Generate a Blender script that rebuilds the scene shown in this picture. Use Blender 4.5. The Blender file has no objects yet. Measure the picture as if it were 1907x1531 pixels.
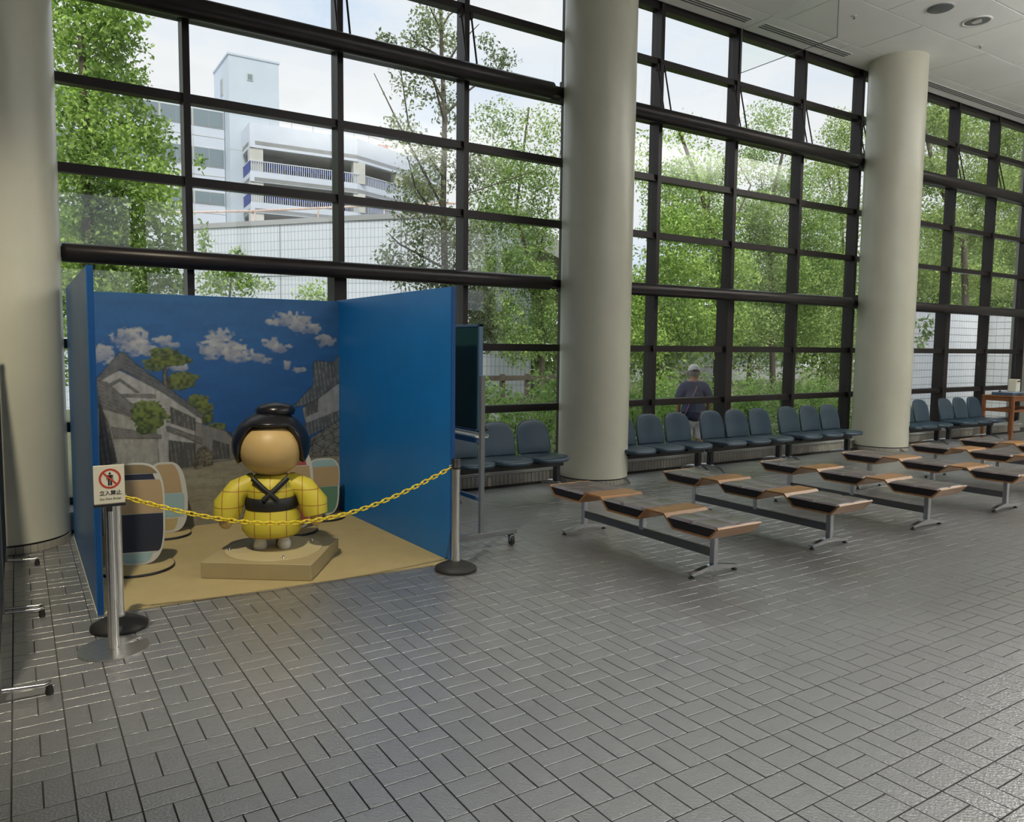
import bpy, bmesh, math, random
import numpy as np
from mathutils import Vector, Matrix, noise as mnoise

SC = bpy.context.scene
COL = SC.collection
PI = math.pi

# ------------------------------------------------------------------ camera
FPX, PCX, PCY = 1403.6, 891.0, 761.5          # focal length and principal point, 1907x1531 frame
cam_d = bpy.data.cameras.new('camera')
cam = bpy.data.objects.new('camera', cam_d)
COL.objects.link(cam)
cam.location = (0, 0, 1.6)
cam_d.sensor_fit = 'HORIZONTAL'
cam_d.sensor_width = 36.0
cam_d.lens = FPX / 1907 * 36.0
cam_d.shift_x = (953.5 - PCX) / 1907
cam_d.shift_y = (PCY - 765.5) / 1907
cam_d.clip_end = 400
fw = Vector((0.52042422, 0.85009527, -0.08060191))
rt = Vector((0.8531755, -0.52156477, 0.00785904))
up = Vector((0.03535818, 0.07285761, 0.99671539))
cam.rotation_mode = 'QUATERNION'
cam.rotation_quaternion = Matrix((rt, up, -fw)).transposed().to_quaternion()
SC.camera = cam

# ------------------------------------------------------------------ world, sun, exposure
SC.view_settings.view_transform = 'Standard'
SC.view_settings.look = 'None'
SC.view_settings.gamma = 1.0
SC.view_settings.use_curve_mapping = False
SC.view_settings.exposure = 0.0

W = bpy.data.worlds.new('sky')
SC.world = W
W.use_nodes = True
nt = W.node_tree
nt.nodes.clear()
def N(t, kind, **kw):
    n = t.nodes.new(kind)
    for k, v in kw.items():
        if k in n.inputs.keys():
            n.inputs[k].default_value = v
        else:
            setattr(n, k, v)
    return n
def ramp(t, stops, interp='LINEAR'):
    n = t.nodes.new('ShaderNodeValToRGB')
    n.color_ramp.interpolation = interp
    e = n.color_ramp.elements
    while len(e) < len(stops):
        e.new(0.5)
    for el, (p, c) in zip(e, stops):
        el.position = p
        el.color = (c[0], c[1], c[2], 1)
    return n
tc = N(nt, 'ShaderNodeTexCoord')
ns = N(nt, 'ShaderNodeTexNoise', Scale=2.6, Detail=6.0, Roughness=0.55)
mp = N(nt, 'ShaderNodeMapping')
mp.inputs['Scale'].default_value = (1, 1, 2.6)
mp.inputs['Location'].default_value = (3.1, 1.7, 0.4)
nt.links.new(tc.outputs['Generated'], mp.inputs['Vector'])
nt.links.new(mp.outputs['Vector'], ns.inputs['Vector'])
rp = ramp(nt, [(0.30, (0.62, 0.74, 0.96)), (0.42, (0.82, 0.86, 0.96)), (0.55, (0.92, 0.91, 0.95)), (0.70, (0.80, 0.81, 0.87))])
nt.links.new(ns.outputs['Fac'], rp.inputs['Fac'])
bg = N(nt, 'ShaderNodeBackground', Strength=1.12)
nt.links.new(rp.outputs['Color'], bg.inputs['Color'])
wo = N(nt, 'ShaderNodeOutputWorld')
nt.links.new(bg.outputs['Background'], wo.inputs['Surface'])

sun_d = bpy.data.lights.new('sun', 'SUN')
sun_d.energy = 3.4
sun_d.angle = math.radians(20)
sun_d.color = (1.0, 0.96, 0.88)
sun = bpy.data.objects.new('sun', sun_d)
COL.objects.link(sun)
sun.rotation_euler = Vector((0.35, 0.55, -0.76)).to_track_quat('-Z', 'Y').to_euler()

def spot(name, loc, power, angle=110, blend=0.6, radius=0.09, color=(1.0, 0.96, 0.88), aim=(0, 0, -1)):
    d = bpy.data.lights.new(name, 'SPOT')
    d.energy = power; d.spot_size = math.radians(angle); d.spot_blend = blend
    d.shadow_soft_size = radius; d.color = color
    o = bpy.data.objects.new(name, d)
    COL.objects.link(o)
    o.location = loc
    o.rotation_euler = Vector(aim).to_track_quat('-Z', 'Y').to_euler()
    return o
# downlight by the booth, then unseen fill spots added to brighten floor and hall
KEY_LAMP = (-0.43, 2.5, 6.1)
spot('key_fill_spot', KEY_LAMP, 1100, 58, 0.7, 0.10, (1.0, 0.90, 0.70), (1.5, 3.1, -5.7))
spot('key_fill_spot', (2.7, 1.8, 6.1), 1050, 52, 1.0, 0.16, (1.0, 0.98, 0.95))  # added to lay a pool of light on the near floor
for lx, ly in ((4.4, -3.0), (7.6, -2.2), (11.6, -0.6), (15.6, 1.2)):  # fill spots added out of view to lift the hall
    spot('key_fill_spot', (lx, ly, 6.1), 280, 150, 0.9, 0.16)
# added up-facing fill lights out of view: they brighten the ceiling boards and hall
def up_fill(x, y, power):
    d = bpy.data.lights.new('ceiling_fill', 'AREA')
    d.shape = 'RECTANGLE'; d.size = 3.0; d.size_y = 0.6; d.energy = power; d.color = (1.0, 0.98, 0.94)
    o = bpy.data.objects.new('ceiling_fill', d); COL.objects.link(o)
    o.location = (x, y, 4.9); o.rotation_euler = (PI, 0, 0)
for x, y, p in ((7.0, -0.5, 190), (11.5, 1.5, 260), (15.5, 2.5, 250)):
    up_fill(x, y, p)

# ------------------------------------------------------------------ mesh helpers
random.seed(7)
class MB:
    """collects vertices and faces for ONE mesh"""
    def __init__(s):
        s.v = []; s.f = []; s.sm = []
    def add(s, vs, fs, smooth=False, M=None):
        o = len(s.v)
        if M is not None:
            vs = [tuple(M @ Vector(p)) for p in vs]
        s.v += [tuple(p) for p in vs]
        s.f += [tuple(i + o for i in f) for f in fs]
        s.sm += [smooth] * len(fs)
        return s
    def box(s, x0, x1, y0, y1, z0, z1, M=None):
        vs = [(x0,y0,z0),(x1,y0,z0),(x1,y1,z0),(x0,y1,z0),(x0,y0,z1),(x1,y0,z1),(x1,y1,z1),(x0,y1,z1)]
        fs = [(0,3,2,1),(4,5,6,7),(0,1,5,4),(1,2,6,5),(2,3,7,6),(3,0,4,7)]
        return s.add(vs, fs, False, M)
    def bbox(s, x0, x1, y0, y1, z0, z1, b=0.004, M=None):
        """box with chamfered edges"""
        vs = []; fs = []
        X = (x0, x1); Y = (y0, y1); Z = (z0, z1)
        bm = bmesh.new()
        bmesh.ops.create_cube(bm, size=1)
        for v in bm.verts:
            v.co = ((x0+x1)/2 + v.co.x*(x1-x0), (y0+y1)/2 + v.co.y*(y1-y0), (z0+z1)/2 + v.co.z*(z1-z0))
        bmesh.ops.bevel(bm, geom=bm.edges[:], offset=b, segments=1, affect='EDGES', profile=0.5)
        bm.verts.index_update()
        vs = [v.co[:] for v in bm.verts]
        fs = [[v.index for v in f.verts] for f in bm.faces]
        bm.free()
        return s.add(vs, fs, False, M)
    def lathe(s, prof, n=24, M=None, smooth=True, cap=True):
        vs = []; fs = []
        for r, z in prof:
            for k in range(n):
                a = 2*PI*k/n
                vs.append((r*math.cos(a), r*math.sin(a), z))
        for i in range(len(prof)-1):
            for k in range(n):
                k2 = (k+1) % n
                fs.append((i*n+k, i*n+k2, (i+1)*n+k2, (i+1)*n+k))
        s.add(vs, fs, smooth, M)
        if cap:
            m = len(prof)-1
            s.add(vs[:n], [tuple(range(n-1, -1, -1))], False, M)
            s.add(vs[m*n:], [tuple(range(n))], False, M)
        return s
    def tube(s, pts, r, n=10, closed=False, smooth=True):
        P = [Vector(p) for p in pts]
        R = r if isinstance(r, (list, tuple)) else [r]*len(P)
        m = len(P); vs = []; fs = []
        prev = None
        for i in range(m):
            if closed:
                t = (P[(i+1) % m]-P[i-1]).normalized()
            else:
                t = (P[min(i+1, m-1)]-P[max(i-1, 0)]).normalized()
            if prev is None:
                a = Vector((0, 0, 1)) if abs(t.z) < 0.9 else Vector((1, 0, 0))
                nrm = t.cross(a).normalized()
            else:
                nrm = (prev - t*prev.dot(t)).normalized()
            prev = nrm
            b = t.cross(nrm)
            for k in range(n):
                a = 2*PI*k/n
                vs.append(tuple(P[i] + (nrm*math.cos(a) + b*math.sin(a))*R[i]))
        for i in range(m if closed else m-1):
            j = (i+1) % m
            for k in range(n):
                k2 = (k+1) % n
                fs.append((i*n+k, i*n+k2, j*n+k2, j*n+k))
        s.add(vs, fs, smooth)
        if not closed:
            s.add(vs[:n], [tuple(range(n-1, -1, -1))]); s.add(vs[-n:], [tuple(range(n))])
        return s
    def prism(s, poly, d0, d1, axis='z', M=None):
        """extrude a 2-D polygon between d0 and d1 along an axis"""
        n = len(poly)
        def p3(p, d):
            return {'z': (p[0], p[1], d), 'y': (p[0], d, p[1]), 'x': (d, p[0], p[1])}[axis]
        vs = [p3(p, d0) for p in poly] + [p3(p, d1) for p in poly]
        fs = [tuple(range(n-1, -1, -1)), tuple(range(n, 2*n))]
        fs += [(i, (i+1) % n, n+(i+1) % n, n+i) for i in range(n)]
        return s.add(vs, fs, False, M)
    def pillow(s, outline, layers, fn, smooth=True):
        """stack of scaled copies of an outline (centred on its middle); fn maps (a, b, h) to 3-D"""
        cx = sum(p[0] for p in outline)/len(outline); cy = sum(p[1] for p in outline)/len(outline)
        n = len(outline); vs = []; fs = []
        for sc_, h in layers:
            for a, b in outline:
                vs.append(fn(cx+(a-cx)*sc_, cy+(b-cy)*sc_, h))
        for i in range(len(layers)-1):
            for k in range(n):
                k2 = (k+1) % n
                fs.append((i*n+k, i*n+k2, (i+1)*n+k2, (i+1)*n+k))
        fs.append(tuple(range(n-1, -1, -1))); m = len(layers)-1
        fs.append(tuple(range(m*n, m*n+n)))
        return s.add(vs, fs, smooth)
    def mesh(s, name, mat):
        me = bpy.data.meshes.new(name)
        me.from_pydata(s.v, [], s.f)
        me.polygons.foreach_set('use_smooth', s.sm)
        if mat: me.materials.append(mat)
        bm = bmesh.new(); bm.from_mesh(me)
        bmesh.ops.recalc_face_normals(bm, faces=bm.faces[:])
        bm.to_mesh(me); bm.free()
        me.update()
        return me
    def build(s, name, mat, parent=None, loc=(0, 0, 0), rz=0.0, label=None):
        return link(name, s.mesh(name, mat), parent, loc, rz, label)

def link(name, me, parent=None, loc=(0, 0, 0), rz=0.0, label=None):
    o = bpy.data.objects.new(name, me)
    COL.objects.link(o)
    o.location = loc
    o.rotation_euler = (0, 0, rz)
    if parent: o.parent = parent
    if label: o['label'] = label
    return o
def empty(name, loc=(0, 0, 0), rz=0.0):
    o = bpy.data.objects.new(name, None)
    o.empty_display_size = 0.2
    COL.objects.link(o)
    o.location = loc
    o.rotation_euler = (0, 0, rz)
    return o
def tag(o, label, cat, group=None):
    o['label'] = label; o['category'] = cat
    if group: o['group'] = group
    return o
def struct(o):
    o['kind'] = 'structure'
    return o
KIDS = {}
def copy_tree(o, parent=None):
    c = o.copy(); COL.objects.link(c)
    if parent: c.parent = parent
    for ch in o.children:
        copy_tree(ch, c)
    return c
def cylM(p0, p1):
    p0 = Vector(p0); p1 = Vector(p1); d = p1-p0
    return Matrix.Translation(p0) @ d.to_track_quat('Z', 'Y').to_matrix().to_4x4(), d.length
def rrect(w, h, r, n=5, cx=0, cy=0):
    pts = []
    for sx, sy, a0 in ((1, 1, 0), (-1, 1, 90), (-1, -1, 180), (1, -1, 270)):
        for k in range(n+1):
            a = math.radians(a0 + 90*k/n)
            pts.append((cx+sx*(w/2-r)+r*math.cos(a), cy+sy*(h/2-r)+r*math.sin(a)))
    return pts

# ------------------------------------------------------------------ materials
def mat(name, col, rough=0.5, metal=0.0, var=0.0, vscale=8.0, bump=0.0, bscale=60.0, coat=0.0, spec=0.5, coat_rough=0.36, coat_ior=1.5, col2=None, stretch=(1, 1, 1)):
    m = bpy.data.materials.new(name)
    m.use_nodes = True
    t = m.node_tree
    b = t.nodes['Principled BSDF']
    b.inputs['Roughness'].default_value = rough
    b.inputs['Metallic'].default_value = metal
    b.inputs['Coat Weight'].default_value = coat
    b.inputs['Specular IOR Level'].default_value = spec
    b.inputs['Coat Roughness'].default_value = coat_rough
    b.inputs['Coat IOR'].default_value = coat_ior
    b.inputs['Base Color'].default_value = (*col, 1)
    tcn = N(t, 'ShaderNodeTexCoord')
    mpn = N(t, 'ShaderNodeMapping'); mpn.inputs['Scale'].default_value = stretch
    t.links.new(tcn.outputs['Object'], mpn.inputs['Vector'])
    if var > 0 or col2:
        nz = N(t, 'ShaderNodeTexNoise', Scale=vscale, Detail=5.0, Roughness=0.6)
        t.links.new(mpn.outputs['Vector'], nz.inputs['Vector'])
        c2 = col2 or tuple(min(1, c*(1+var)) for c in col)
        c1 = col if col2 else tuple(c*(1-var) for c in col)
        r = ramp(t, [(0.32, c1), (0.68, c2)])
        t.links.new(nz.outputs['Fac'], r.inputs['Fac'])
        t.links.new(r.outputs['Color'], b.inputs['Base Color'])
    if bump > 0:
        nb = N(t, 'ShaderNodeTexNoise', Scale=bscale, Detail=4.0)
        t.links.new(mpn.outputs['Vector'], nb.inputs['Vector'])
        bp = N(t, 'ShaderNodeBump', Strength=bump, Distance=0.01)
        t.links.new(nb.outputs['Fac'], bp.inputs['Height'])
        t.links.new(bp.outputs['Normal'], b.inputs['Normal'])
        if coat > 0: t.links.new(bp.outputs['Normal'], b.inputs['Coat Normal'])
    return m
M = {}
M['tile'] = mat('stoneware_floor_tile', (0.15, 0.151, 0.154), 0.42, var=0.14, vscale=2.2, bump=0.42, bscale=80, spec=0.8, coat=1.0, coat_rough=0.29, coat_ior=3.1)
M['grout'] = mat('dark_grout', (0.06, 0.06, 0.058), 0.75, var=0.1)
M['column'] = mat('cream_painted_concrete', (0.60, 0.59, 0.475), 0.30, var=0.05, vscale=1.2, coat=0.25)
M['alu'] = mat('bronze_anodised_aluminium', (0.030, 0.024, 0.024), 0.38, metal=0.35, var=0.08, vscale=3)
M['pipe'] = mat('bronze_pipe', (0.04, 0.034, 0.034), 0.34, metal=0.45, var=0.1, vscale=2)
M['ceil'] = mat('ceiling_board', (0.84, 0.84, 0.81), 0.85, var=0.03, vscale=1.5, bump=0.05, bscale=180)
M['ceilgap'] = mat('ceiling_gap', (0.12, 0.12, 0.12), 0.9)
M['white'] = mat('white_plastic', (0.75, 0.75, 0.72), 0.4)
M['wallp'] = mat('wall_plaster', (0.42, 0.41, 0.37), 0.8, var=0.04)
M['walltile'] = mat('glazed_skirting_tile', (0.40, 0.38, 0.32), 0.35, var=0.2, vscale=3)
M['granite'] = mat('granite_sill', (0.42, 0.42, 0.40), 0.25, var=0.2, vscale=90)
M['black'] = mat('black_plastic', (0.014, 0.014, 0.015), 0.42)
M['rubber'] = mat('black_rubber', (0.018, 0.018, 0.018), 0.62, bump=0.1, bscale=120)
M['steel'] = mat('brushed_stainless', (0.70, 0.69, 0.66), 0.30, metal=1.0, var=0.08, vscale=30, stretch=(1, 1, 0.05))
M['chrome'] = mat('polished_aluminium', (0.55, 0.55, 0.56), 0.22, metal=1.0)
M['greym'] = mat('grey_painted_steel', (0.17, 0.18, 0.19), 0.4, metal=0.3)
M['blue'] = mat('blue_paint_panel', (0.006, 0.155, 0.46), 0.36, var=0.06, vscale=2.5)
M['bluedk'] = mat('blue_panel_edge', (0.004, 0.06, 0.22), 0.4)
M['mat'] = mat('tan_floor_mat', (0.41, 0.325, 0.155), 0.7, var=0.05, vscale=6)
M['pedestal'] = mat('tan_pedestal', (0.37, 0.30, 0.155), 0.62, var=0.04, vscale=5)
M['yellow'] = mat('yellow_plastic', (0.80, 0.62, 0.03), 0.35)
M['cream'] = mat('cream_sign', (0.74, 0.70, 0.55), 0.45)
M['red'] = mat('red_ink', (0.52, 0.05, 0.025), 0.5)
M['ink'] = mat('black_ink', (0.012, 0.012, 0.012), 0.5)
M['leather'] = mat('brown_vinyl', (0.10, 0.062, 0.062), 0.34, var=0.18, vscale=5, bump=0.06, bscale=140, spec=1.0, coat=1.0, coat_ior=1.8, coat_rough=0.3)
M['leatherside'] = mat('black_brown_vinyl', (0.012, 0.008, 0.008), 0.5)
M['ply'] = mat('bent_plywood', (0.30, 0.13, 0.038), 0.34, col2=(0.47, 0.24, 0.08), vscale=5, stretch=(0.6, 9, 9), coat=0.2)
M['vinyl'] = mat('blue_grey_vinyl', (0.030, 0.062, 0.095), 0.28, var=0.12, vscale=4, bump=0.05, bscale=160, spec=0.6)
M['board'] = mat('green_chalkboard', (0.012, 0.05, 0.038), 0.45, var=0.1)
M['bluegrey'] = mat('blue_grey_frame', (0.10, 0.17, 0.26), 0.4, metal=0.3)
M['wood'] = mat('reddish_wood', (0.27, 0.10, 0.035), 0.4, var=0.25, vscale=6, stretch=(8, 8, 0.8))
M['print'] = mat('standee_white', (0.52, 0.52, 0.48), 0.6)
M['display'] = mat('dark_display_board', (0.035, 0.037, 0.04), 0.8, bump=0.05)
def glass_mat(name, tint, base=0.045, haze=0.0):
    m = bpy.data.materials.new(name); m.use_nodes = True
    t = m.node_tree; t.nodes.clear()
    out = N(t, 'ShaderNodeOutputMaterial')
    tr = N(t, 'ShaderNodeBsdfTransparent'); tr.inputs['Color'].default_value = (*tint, 1)
    gl = N(t, 'ShaderNodeBsdfGlossy'); gl.inputs['Roughness'].default_value = 0.0
    lw = N(t, 'ShaderNodeLayerWeight'); lw.inputs['Blend'].default_value = 0.5
    pw = N(t, 'ShaderNodeMath', operation='POWER'); pw.inputs[1].default_value = 5.0
    t.links.new(lw.outputs['Facing'], pw.inputs[0])
    ma = N(t, 'ShaderNodeMath', operation='MULTIPLY_ADD'); ma.inputs[1].default_value = 1-base; ma.inputs[2].default_value = base
    t.links.new(pw.outputs[0], ma.inputs[0])
    mx = N(t, 'ShaderNodeMixShader')
    t.links.new(ma.outputs[0], mx.inputs[0])
    t.links.new(tr.outputs[0], mx.inputs[1]); t.links.new(gl.outputs[0], mx.inputs[2])
    t.links.new(mx.outputs[0], out.inputs['Surface'])
    return m
M['glass'] = glass_mat('window_glass', (0.965, 0.985, 0.97))
def leaf_mat(name, c1, c2):
    m = bpy.data.materials.new(name); m.use_nodes = True
    t = m.node_tree; t.nodes.clear()
    out = N(t, 'ShaderNodeOutputMaterial')
    at = N(t, 'ShaderNodeAttribute'); at.attribute_name = 'tint'
    r = ramp(t, [(0.0, c1), (1.0, c2)])
    t.links.new(at.outputs['Fac'], r.inputs['Fac'])
    di = N(t, 'ShaderNodeBsdfPrincipled', Roughness=0.45)
    tl = N(t, 'ShaderNodeBsdfTranslucent')
    t.links.new(r.outputs['Color'], di.inputs['Base Color']); t.links.new(r.outputs['Color'], tl.inputs['Color'])
    mx = N(t, 'ShaderNodeMixShader'); mx.inputs[0].default_value = 0.42
    t.links.new(di.outputs[0], mx.inputs[1]); t.links.new(tl.outputs[0], mx.inputs[2])
    t.links.new(mx.outputs[0], out.inputs['Surface'])
    return m
M['leaf_bright'] = leaf_mat('bright_green_leaf', (0.16, 0.28, 0.05), (0.56, 0.76, 0.20))
M['leaf_mid'] = leaf_mat('mid_green_leaf', (0.13, 0.23, 0.06), (0.46, 0.62, 0.20))
M['leaf_dull'] = leaf_mat('dull_green_leaf', (0.13, 0.175, 0.085), (0.38, 0.45, 0.22))
M['leaf_yellow'] = leaf_mat('yellow_green_leaf', (0.18, 0.28, 0.07), (0.55, 0.68, 0.24))
M['leaf_shrub'] = leaf_mat('shrub_leaf', (0.14, 0.28, 0.06), (0.50, 0.72, 0.22))
M['bark'] = mat('grey_brown_bark', (0.11, 0.09, 0.07), 0.85, var=0.3, vscale=12, bump=0.4, bscale=30)
M['earth'] = mat('garden_soil_and_grass', (0.10, 0.13, 0.06), 0.95, col2=(0.16, 0.14, 0.09), vscale=1.5)
M['paving'] = mat('outdoor_paving', (0.33, 0.32, 0.30), 0.8, var=0.1)
M['bwall'] = mat('white_panel_building', (0.55, 0.59, 0.68), 0.7, var=0.05, vscale=0.3)
M['btower'] = mat('pale_blue_panel', (0.50, 0.56, 0.63), 0.7, var=0.04, vscale=0.3)
M['bconc'] = mat('grey_concrete', (0.50, 0.50, 0.47), 0.8, var=0.1, vscale=0.6)
M['bgrey'] = mat('weathered_grey_render', (0.33, 0.34, 0.35), 0.8, var=0.1, vscale=0.5)
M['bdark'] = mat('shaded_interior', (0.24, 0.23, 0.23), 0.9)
M['bglass'] = mat('far_window_glass', (0.18, 0.23, 0.26), 0.15, spec=0.8)
M['bblue'] = mat('dark_blue_rail', (0.03, 0.05, 0.26), 0.5)
M['rust'] = mat('rusty_pipe', (0.45, 0.30, 0.24), 0.7, col2=(0.60, 0.52, 0.48), vscale=8)
def tilewall_mat(name, c, mortar, sx, sz, mort):
    m = mat(name, c, 0.3)
    t = m.node_tree; b = t.nodes['Principled BSDF']
    uv = N(t, 'ShaderNodeUVMap')
    bt = t.nodes.new('ShaderNodeTexBrick')
    bt.offset = 0.0
    for k, v in (('Scale', 1.0), ('Brick Width', sx), ('Row Height', sz), ('Mortar Size', mort), ('Mortar Smooth', 0.1)):
        bt.inputs[k].default_value = v
    bt.inputs['Color1'].default_value = (*c, 1); bt.inputs['Color2'].default_value = (*[x*0.95 for x in c], 1)
    bt.inputs['Mortar'].default_value = (*mortar, 1)
    t.links.new(uv.outputs['UV'], bt.inputs['Vector'])
    t.links.new(bt.outputs['Color'], b.inputs['Base Color'])
    return m
M['fartile'] = tilewall_mat('far_white_tile', (0.62, 0.65, 0.71), (0.36, 0.42, 0.50), 0.105, 0.23, 0.010)
M['whitetile'] = mat('white_glazed_tile', (0.76, 0.78, 0.82), 0.25, var=0.04, vscale=4)
M['joint'] = mat('grey_tile_joint', (0.22, 0.23, 0.25), 0.8)

# ================================================================== THE SETTING
G = 0.193236                                   # side of one square of two floor tiles
def to_px(x, y, z):
    d = Vector((x, y, z-1.6)); k = d.dot(fw)
    if k < 0.2: return None
    return PCX+FPX*d.dot(rt)/k, PCY-FPX*d.dot(up)/k
floor_mb = MB().box(-9, 19, -9, 7.62, -0.3, -0.007)
floor = struct(floor_mb.build('floor', M['grout']))
def tile_shape(lx, ly):
    j, c = 0.0027, 0.0009
    a, b = lx/2-j, ly/2-j
    vs = [(-a,-b,-0.008),(a,-b,-0.008),(a,b,-0.008),(-a,b,-0.008),(-a,-b,-c),(a,-b,-c),(a,b,-c),(-a,b,-c),
          (-a+c,-b+c,0),(a-c,-b+c,0),(a-c,b-c,0),(-a+c,b-c,0)]
    fs = [(8,9,10,11)]
    for i in range(4):
        k = (i+1) % 4
        fs += [(i,k,4+k,4+i),(4+i,4+k,8+k,8+i)]
    return vs, fs
TS = {0: tile_shape(G/2, G), 1: tile_shape(G, G/2)}
tile_me = {k: MB().add(*TS[k]).mesh('tile', M['tile']) for k in TS}
cells = []
for n in range(-20, 94):
    for m_ in range(-6, 38):
        x0, y0 = G*(n+0.6335), G*(m_+0.0161)
        if y0+G > 7.29: continue
        ev = (n+m_) % 2 == 0
        for q in (0, 1):
            if ev: cells.append((0, x0+G*(0.25+0.5*q), y0+G/2))
            else:  cells.append((1, x0+G/2, y0+G*(0.25+0.5*q)))
def seen(c):
    p = to_px(c[1], c[2], 0)
    return p is not None and -10 < p[0] < 1917 and -10 < p[1] < 1541
vis = sorted([c for c in cells if seen(c)], key=lambda c: c[1]**2+c[2]**2)
rest = vis[296:] + [c for c in cells if not seen(c)]
rr = random.Random(3)
for k, x, y in vis[:296]:
    link('tile', tile_me[k], floor, (x, y, rr.uniform(-0.0006, 0.0004)))
st = MB()
for k, x, y in rest:
    vs, fs = TS[k]; dz = rr.uniform(-0.0006, 0.0004)
    st.add([(a+x, b+y, c+dz) for a, b, c in vs], fs)
o = st.build('tile_paving', M['tile'], floor); o['kind'] = 'stuff'

# --- curtain wall
MX = lambda k: 7.65*(0.18775+0.19721*k)
ROWS = [0.195, 0.872, 1.616, 2.39, 3.149, 3.911, 4.667, 5.426, 6.13]
MUL = MB().box(-0.032, 0.032, 7.58, 7.76, 0.165, 6.19).mesh('mullion', M['alu'])
MULW = MB().box(-0.085, 0.05, 7.57, 7.78, 0.165, 2.39).mesh('mullion', M['alu'])
SEG = MX(1)-MX(0)
TRA = MB().box(0.032, SEG-0.032, 7.615, 7.75, -0.036, 0.036).box(0.032, SEG-0.032, 7.60, 7.62, -0.05, -0.036).mesh('transom', M['alu'])
PANE = {}
for i in range(8):
    h0, h1 = ROWS[i]+0.036, ROWS[i+1]-0.036
    PANE[i] = MB().box(0.032, SEG-0.032, 7.69, 7.70, h0, h1).mesh('glass_pane', M['glass'])
ARM = MB()
for sx in (-0.07, 0.062):
    ARM.tube([(sx, 7.60, 5.34), (sx, 7.46, 4.74)], 0.011, 6)
    ARM.box(sx-0.015, sx+0.015, 7.58, 7.63, 5.30, 5.38)
ARM = ARM.mesh('stay_arm', M['alu'])
for wi, (k0, k1) in enumerate(((-1, 3), (3, 7), (7, 11))):
    w = struct(empty('window_%d' % (wi+1), (0, 0, 0)))
    for k in range(k0, k1+(1 if wi == 2 else 0)):
        link('mullion', MUL, w, (MX(k), 0, 0))
        if k in (1, 5, 9): link('mullion', MULW, w, (MX(k), 0, 0))
        if k > -1: link('stay_arm', ARM, w, (MX(k), 0, 0))
    for k in range(k0, k1):
        for i, z in enumerate(ROWS):
            link('transom', TRA, w, (MX(k), 0, z))
        for i in range(8):
            link('glass_pane', PANE[i], w, (MX(k), 0, 0))

# --- low tiled wall with granite cap below the windows, other walls
wr = struct(MB().box(-0.45, 17.4, 7.29, 7.64, 0, 0.13).build('wall_rear', M['grout']))
MB().bbox(-0.45, 17.42, 7.255, 7.66, 0.131, 0.166, 0.004).build('sill_cap', M['granite'], wr)
st = MB(); x = -0.45
while x < 17.38:
    st.box(x+0.003, x+0.053, 7.280, 7.292, 0.004, 0.129); x += 0.056
o = st.build('wall_tile', M['walltile'], wr); o['kind'] = 'stuff'
struct(MB().box(-9, -0.45, 7.45, 7.75, 0, 6.3).build('wall_rear_left', M['wallp']))
struct(MB().box(-9.3, -9, -9, 7.75, 0, 6.3).build('wall_left', M['wallp']))
wf = struct(MB().box(-9.3, 18.5, -9.3, -9, 0, 3.0).box(-9.3, 18.5, -9.3, -9, 5.9, 6.3).box(-9.3, 0.2, -9.3, -9, 3.0, 5.9).build('wall_front', M['wallp']))  # unseen wall, its high opening shaped to let in fill light
for k in range(10):
    MB().box(-9.3+k*3.07, -8.9+k*3.07, -9.25, -9.0, 3.0, 5.9).build('pier', M['wallp'], wf)
struct(MB().box(-40, 50, -40, -9.4, -0.6, -0.31).build('ground_front', M['paving']))
struct(MB().box(18.2, 18.5, -9, 7.9, 0, 6.3).build('wall_right', M['wallp']))

# --- ceiling with its boards
ceil = struct(MB().box(-9.3, 18.5, -9, 7.9, 6.19, 6.6).build('ceiling', M['ceilgap']))
PX, PY = 1.81, 0.92
BRD = MB().bbox(0.007, PX-0.007, 0.007, PY-0.007, 6.165, 6.189, 0.003).mesh('ceiling_board', M['ceil'])
for r in range(0, 8):
    off = 9.24 if r % 2 == 0 else 10.15
    for q in range(-6, 5):
        x0 = off+q*PX; y0 = 7.07-(r+1)*PY
        if x0 > 18.1: continue
        link('ceiling_board', BRD, ceil, (x0, y0, 0))
EDG = MB().bbox(0.007, PX-0.007, 7.077, 7.57, 6.165, 6.189, 0.003).mesh('ceiling_board', M['ceil'])
for q in range(-6, 6):
    if 7.2+q*PX < 17: link('ceiling_board', EDG, ceil, (7.2+q*PX, 0, 0))
back = MB().box(-9.3, 18.2, -9, -0.29, 6.165, 6.189).box(-9.3, -1.8, -0.29, 7.45, 6.165, 6.189)
back.build('ceiling_board', M['ceil'], ceil)

# --- outside ground
struct(MB().box(-40, 70, 7.78, 120, -0.6, -0.31).build('ground', M['earth']))
struct(MB().box(-9, 19, 7.7, 9.4, -0.6, -0.30).build('ground_path', M['paving']))

# ================================================================== COLUMNS
COLX = (-0.085, 5.955, 12.04)
for i, (cx, lab) in enumerate(zip(COLX, (
        'thick cream round column at the left edge beside the blue booth',
        'cream round column between the blue booth and the second window bay',
        'cream round column at the right, its top meeting the ceiling boards'))):
    c = tag(empty('round_column', (cx, 7.05, 0)), lab, 'column', 'cream round columns')
    MB().lathe([(0.42, 0.075), (0.42, 6.165)], 72).build('shaft', M['column'], c)
    MB().lathe([(0.413, 0.060), (0.413, 0.076)], 60).build('shadow_joint', M['black'], c)
    MB().lathe([(0.408, 0.0), (0.408, 0.061)], 60).build('base_core', M['grout'], c)
    bt = MB().box(-0.0235, 0.0235, -0.422, -0.404, 0.002, 0.059).mesh('base_tile', M['walltile'])
    for k in range(52):
        link('base_tile', bt, c, (0, 0, 0), 2*PI*k/52)

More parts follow.
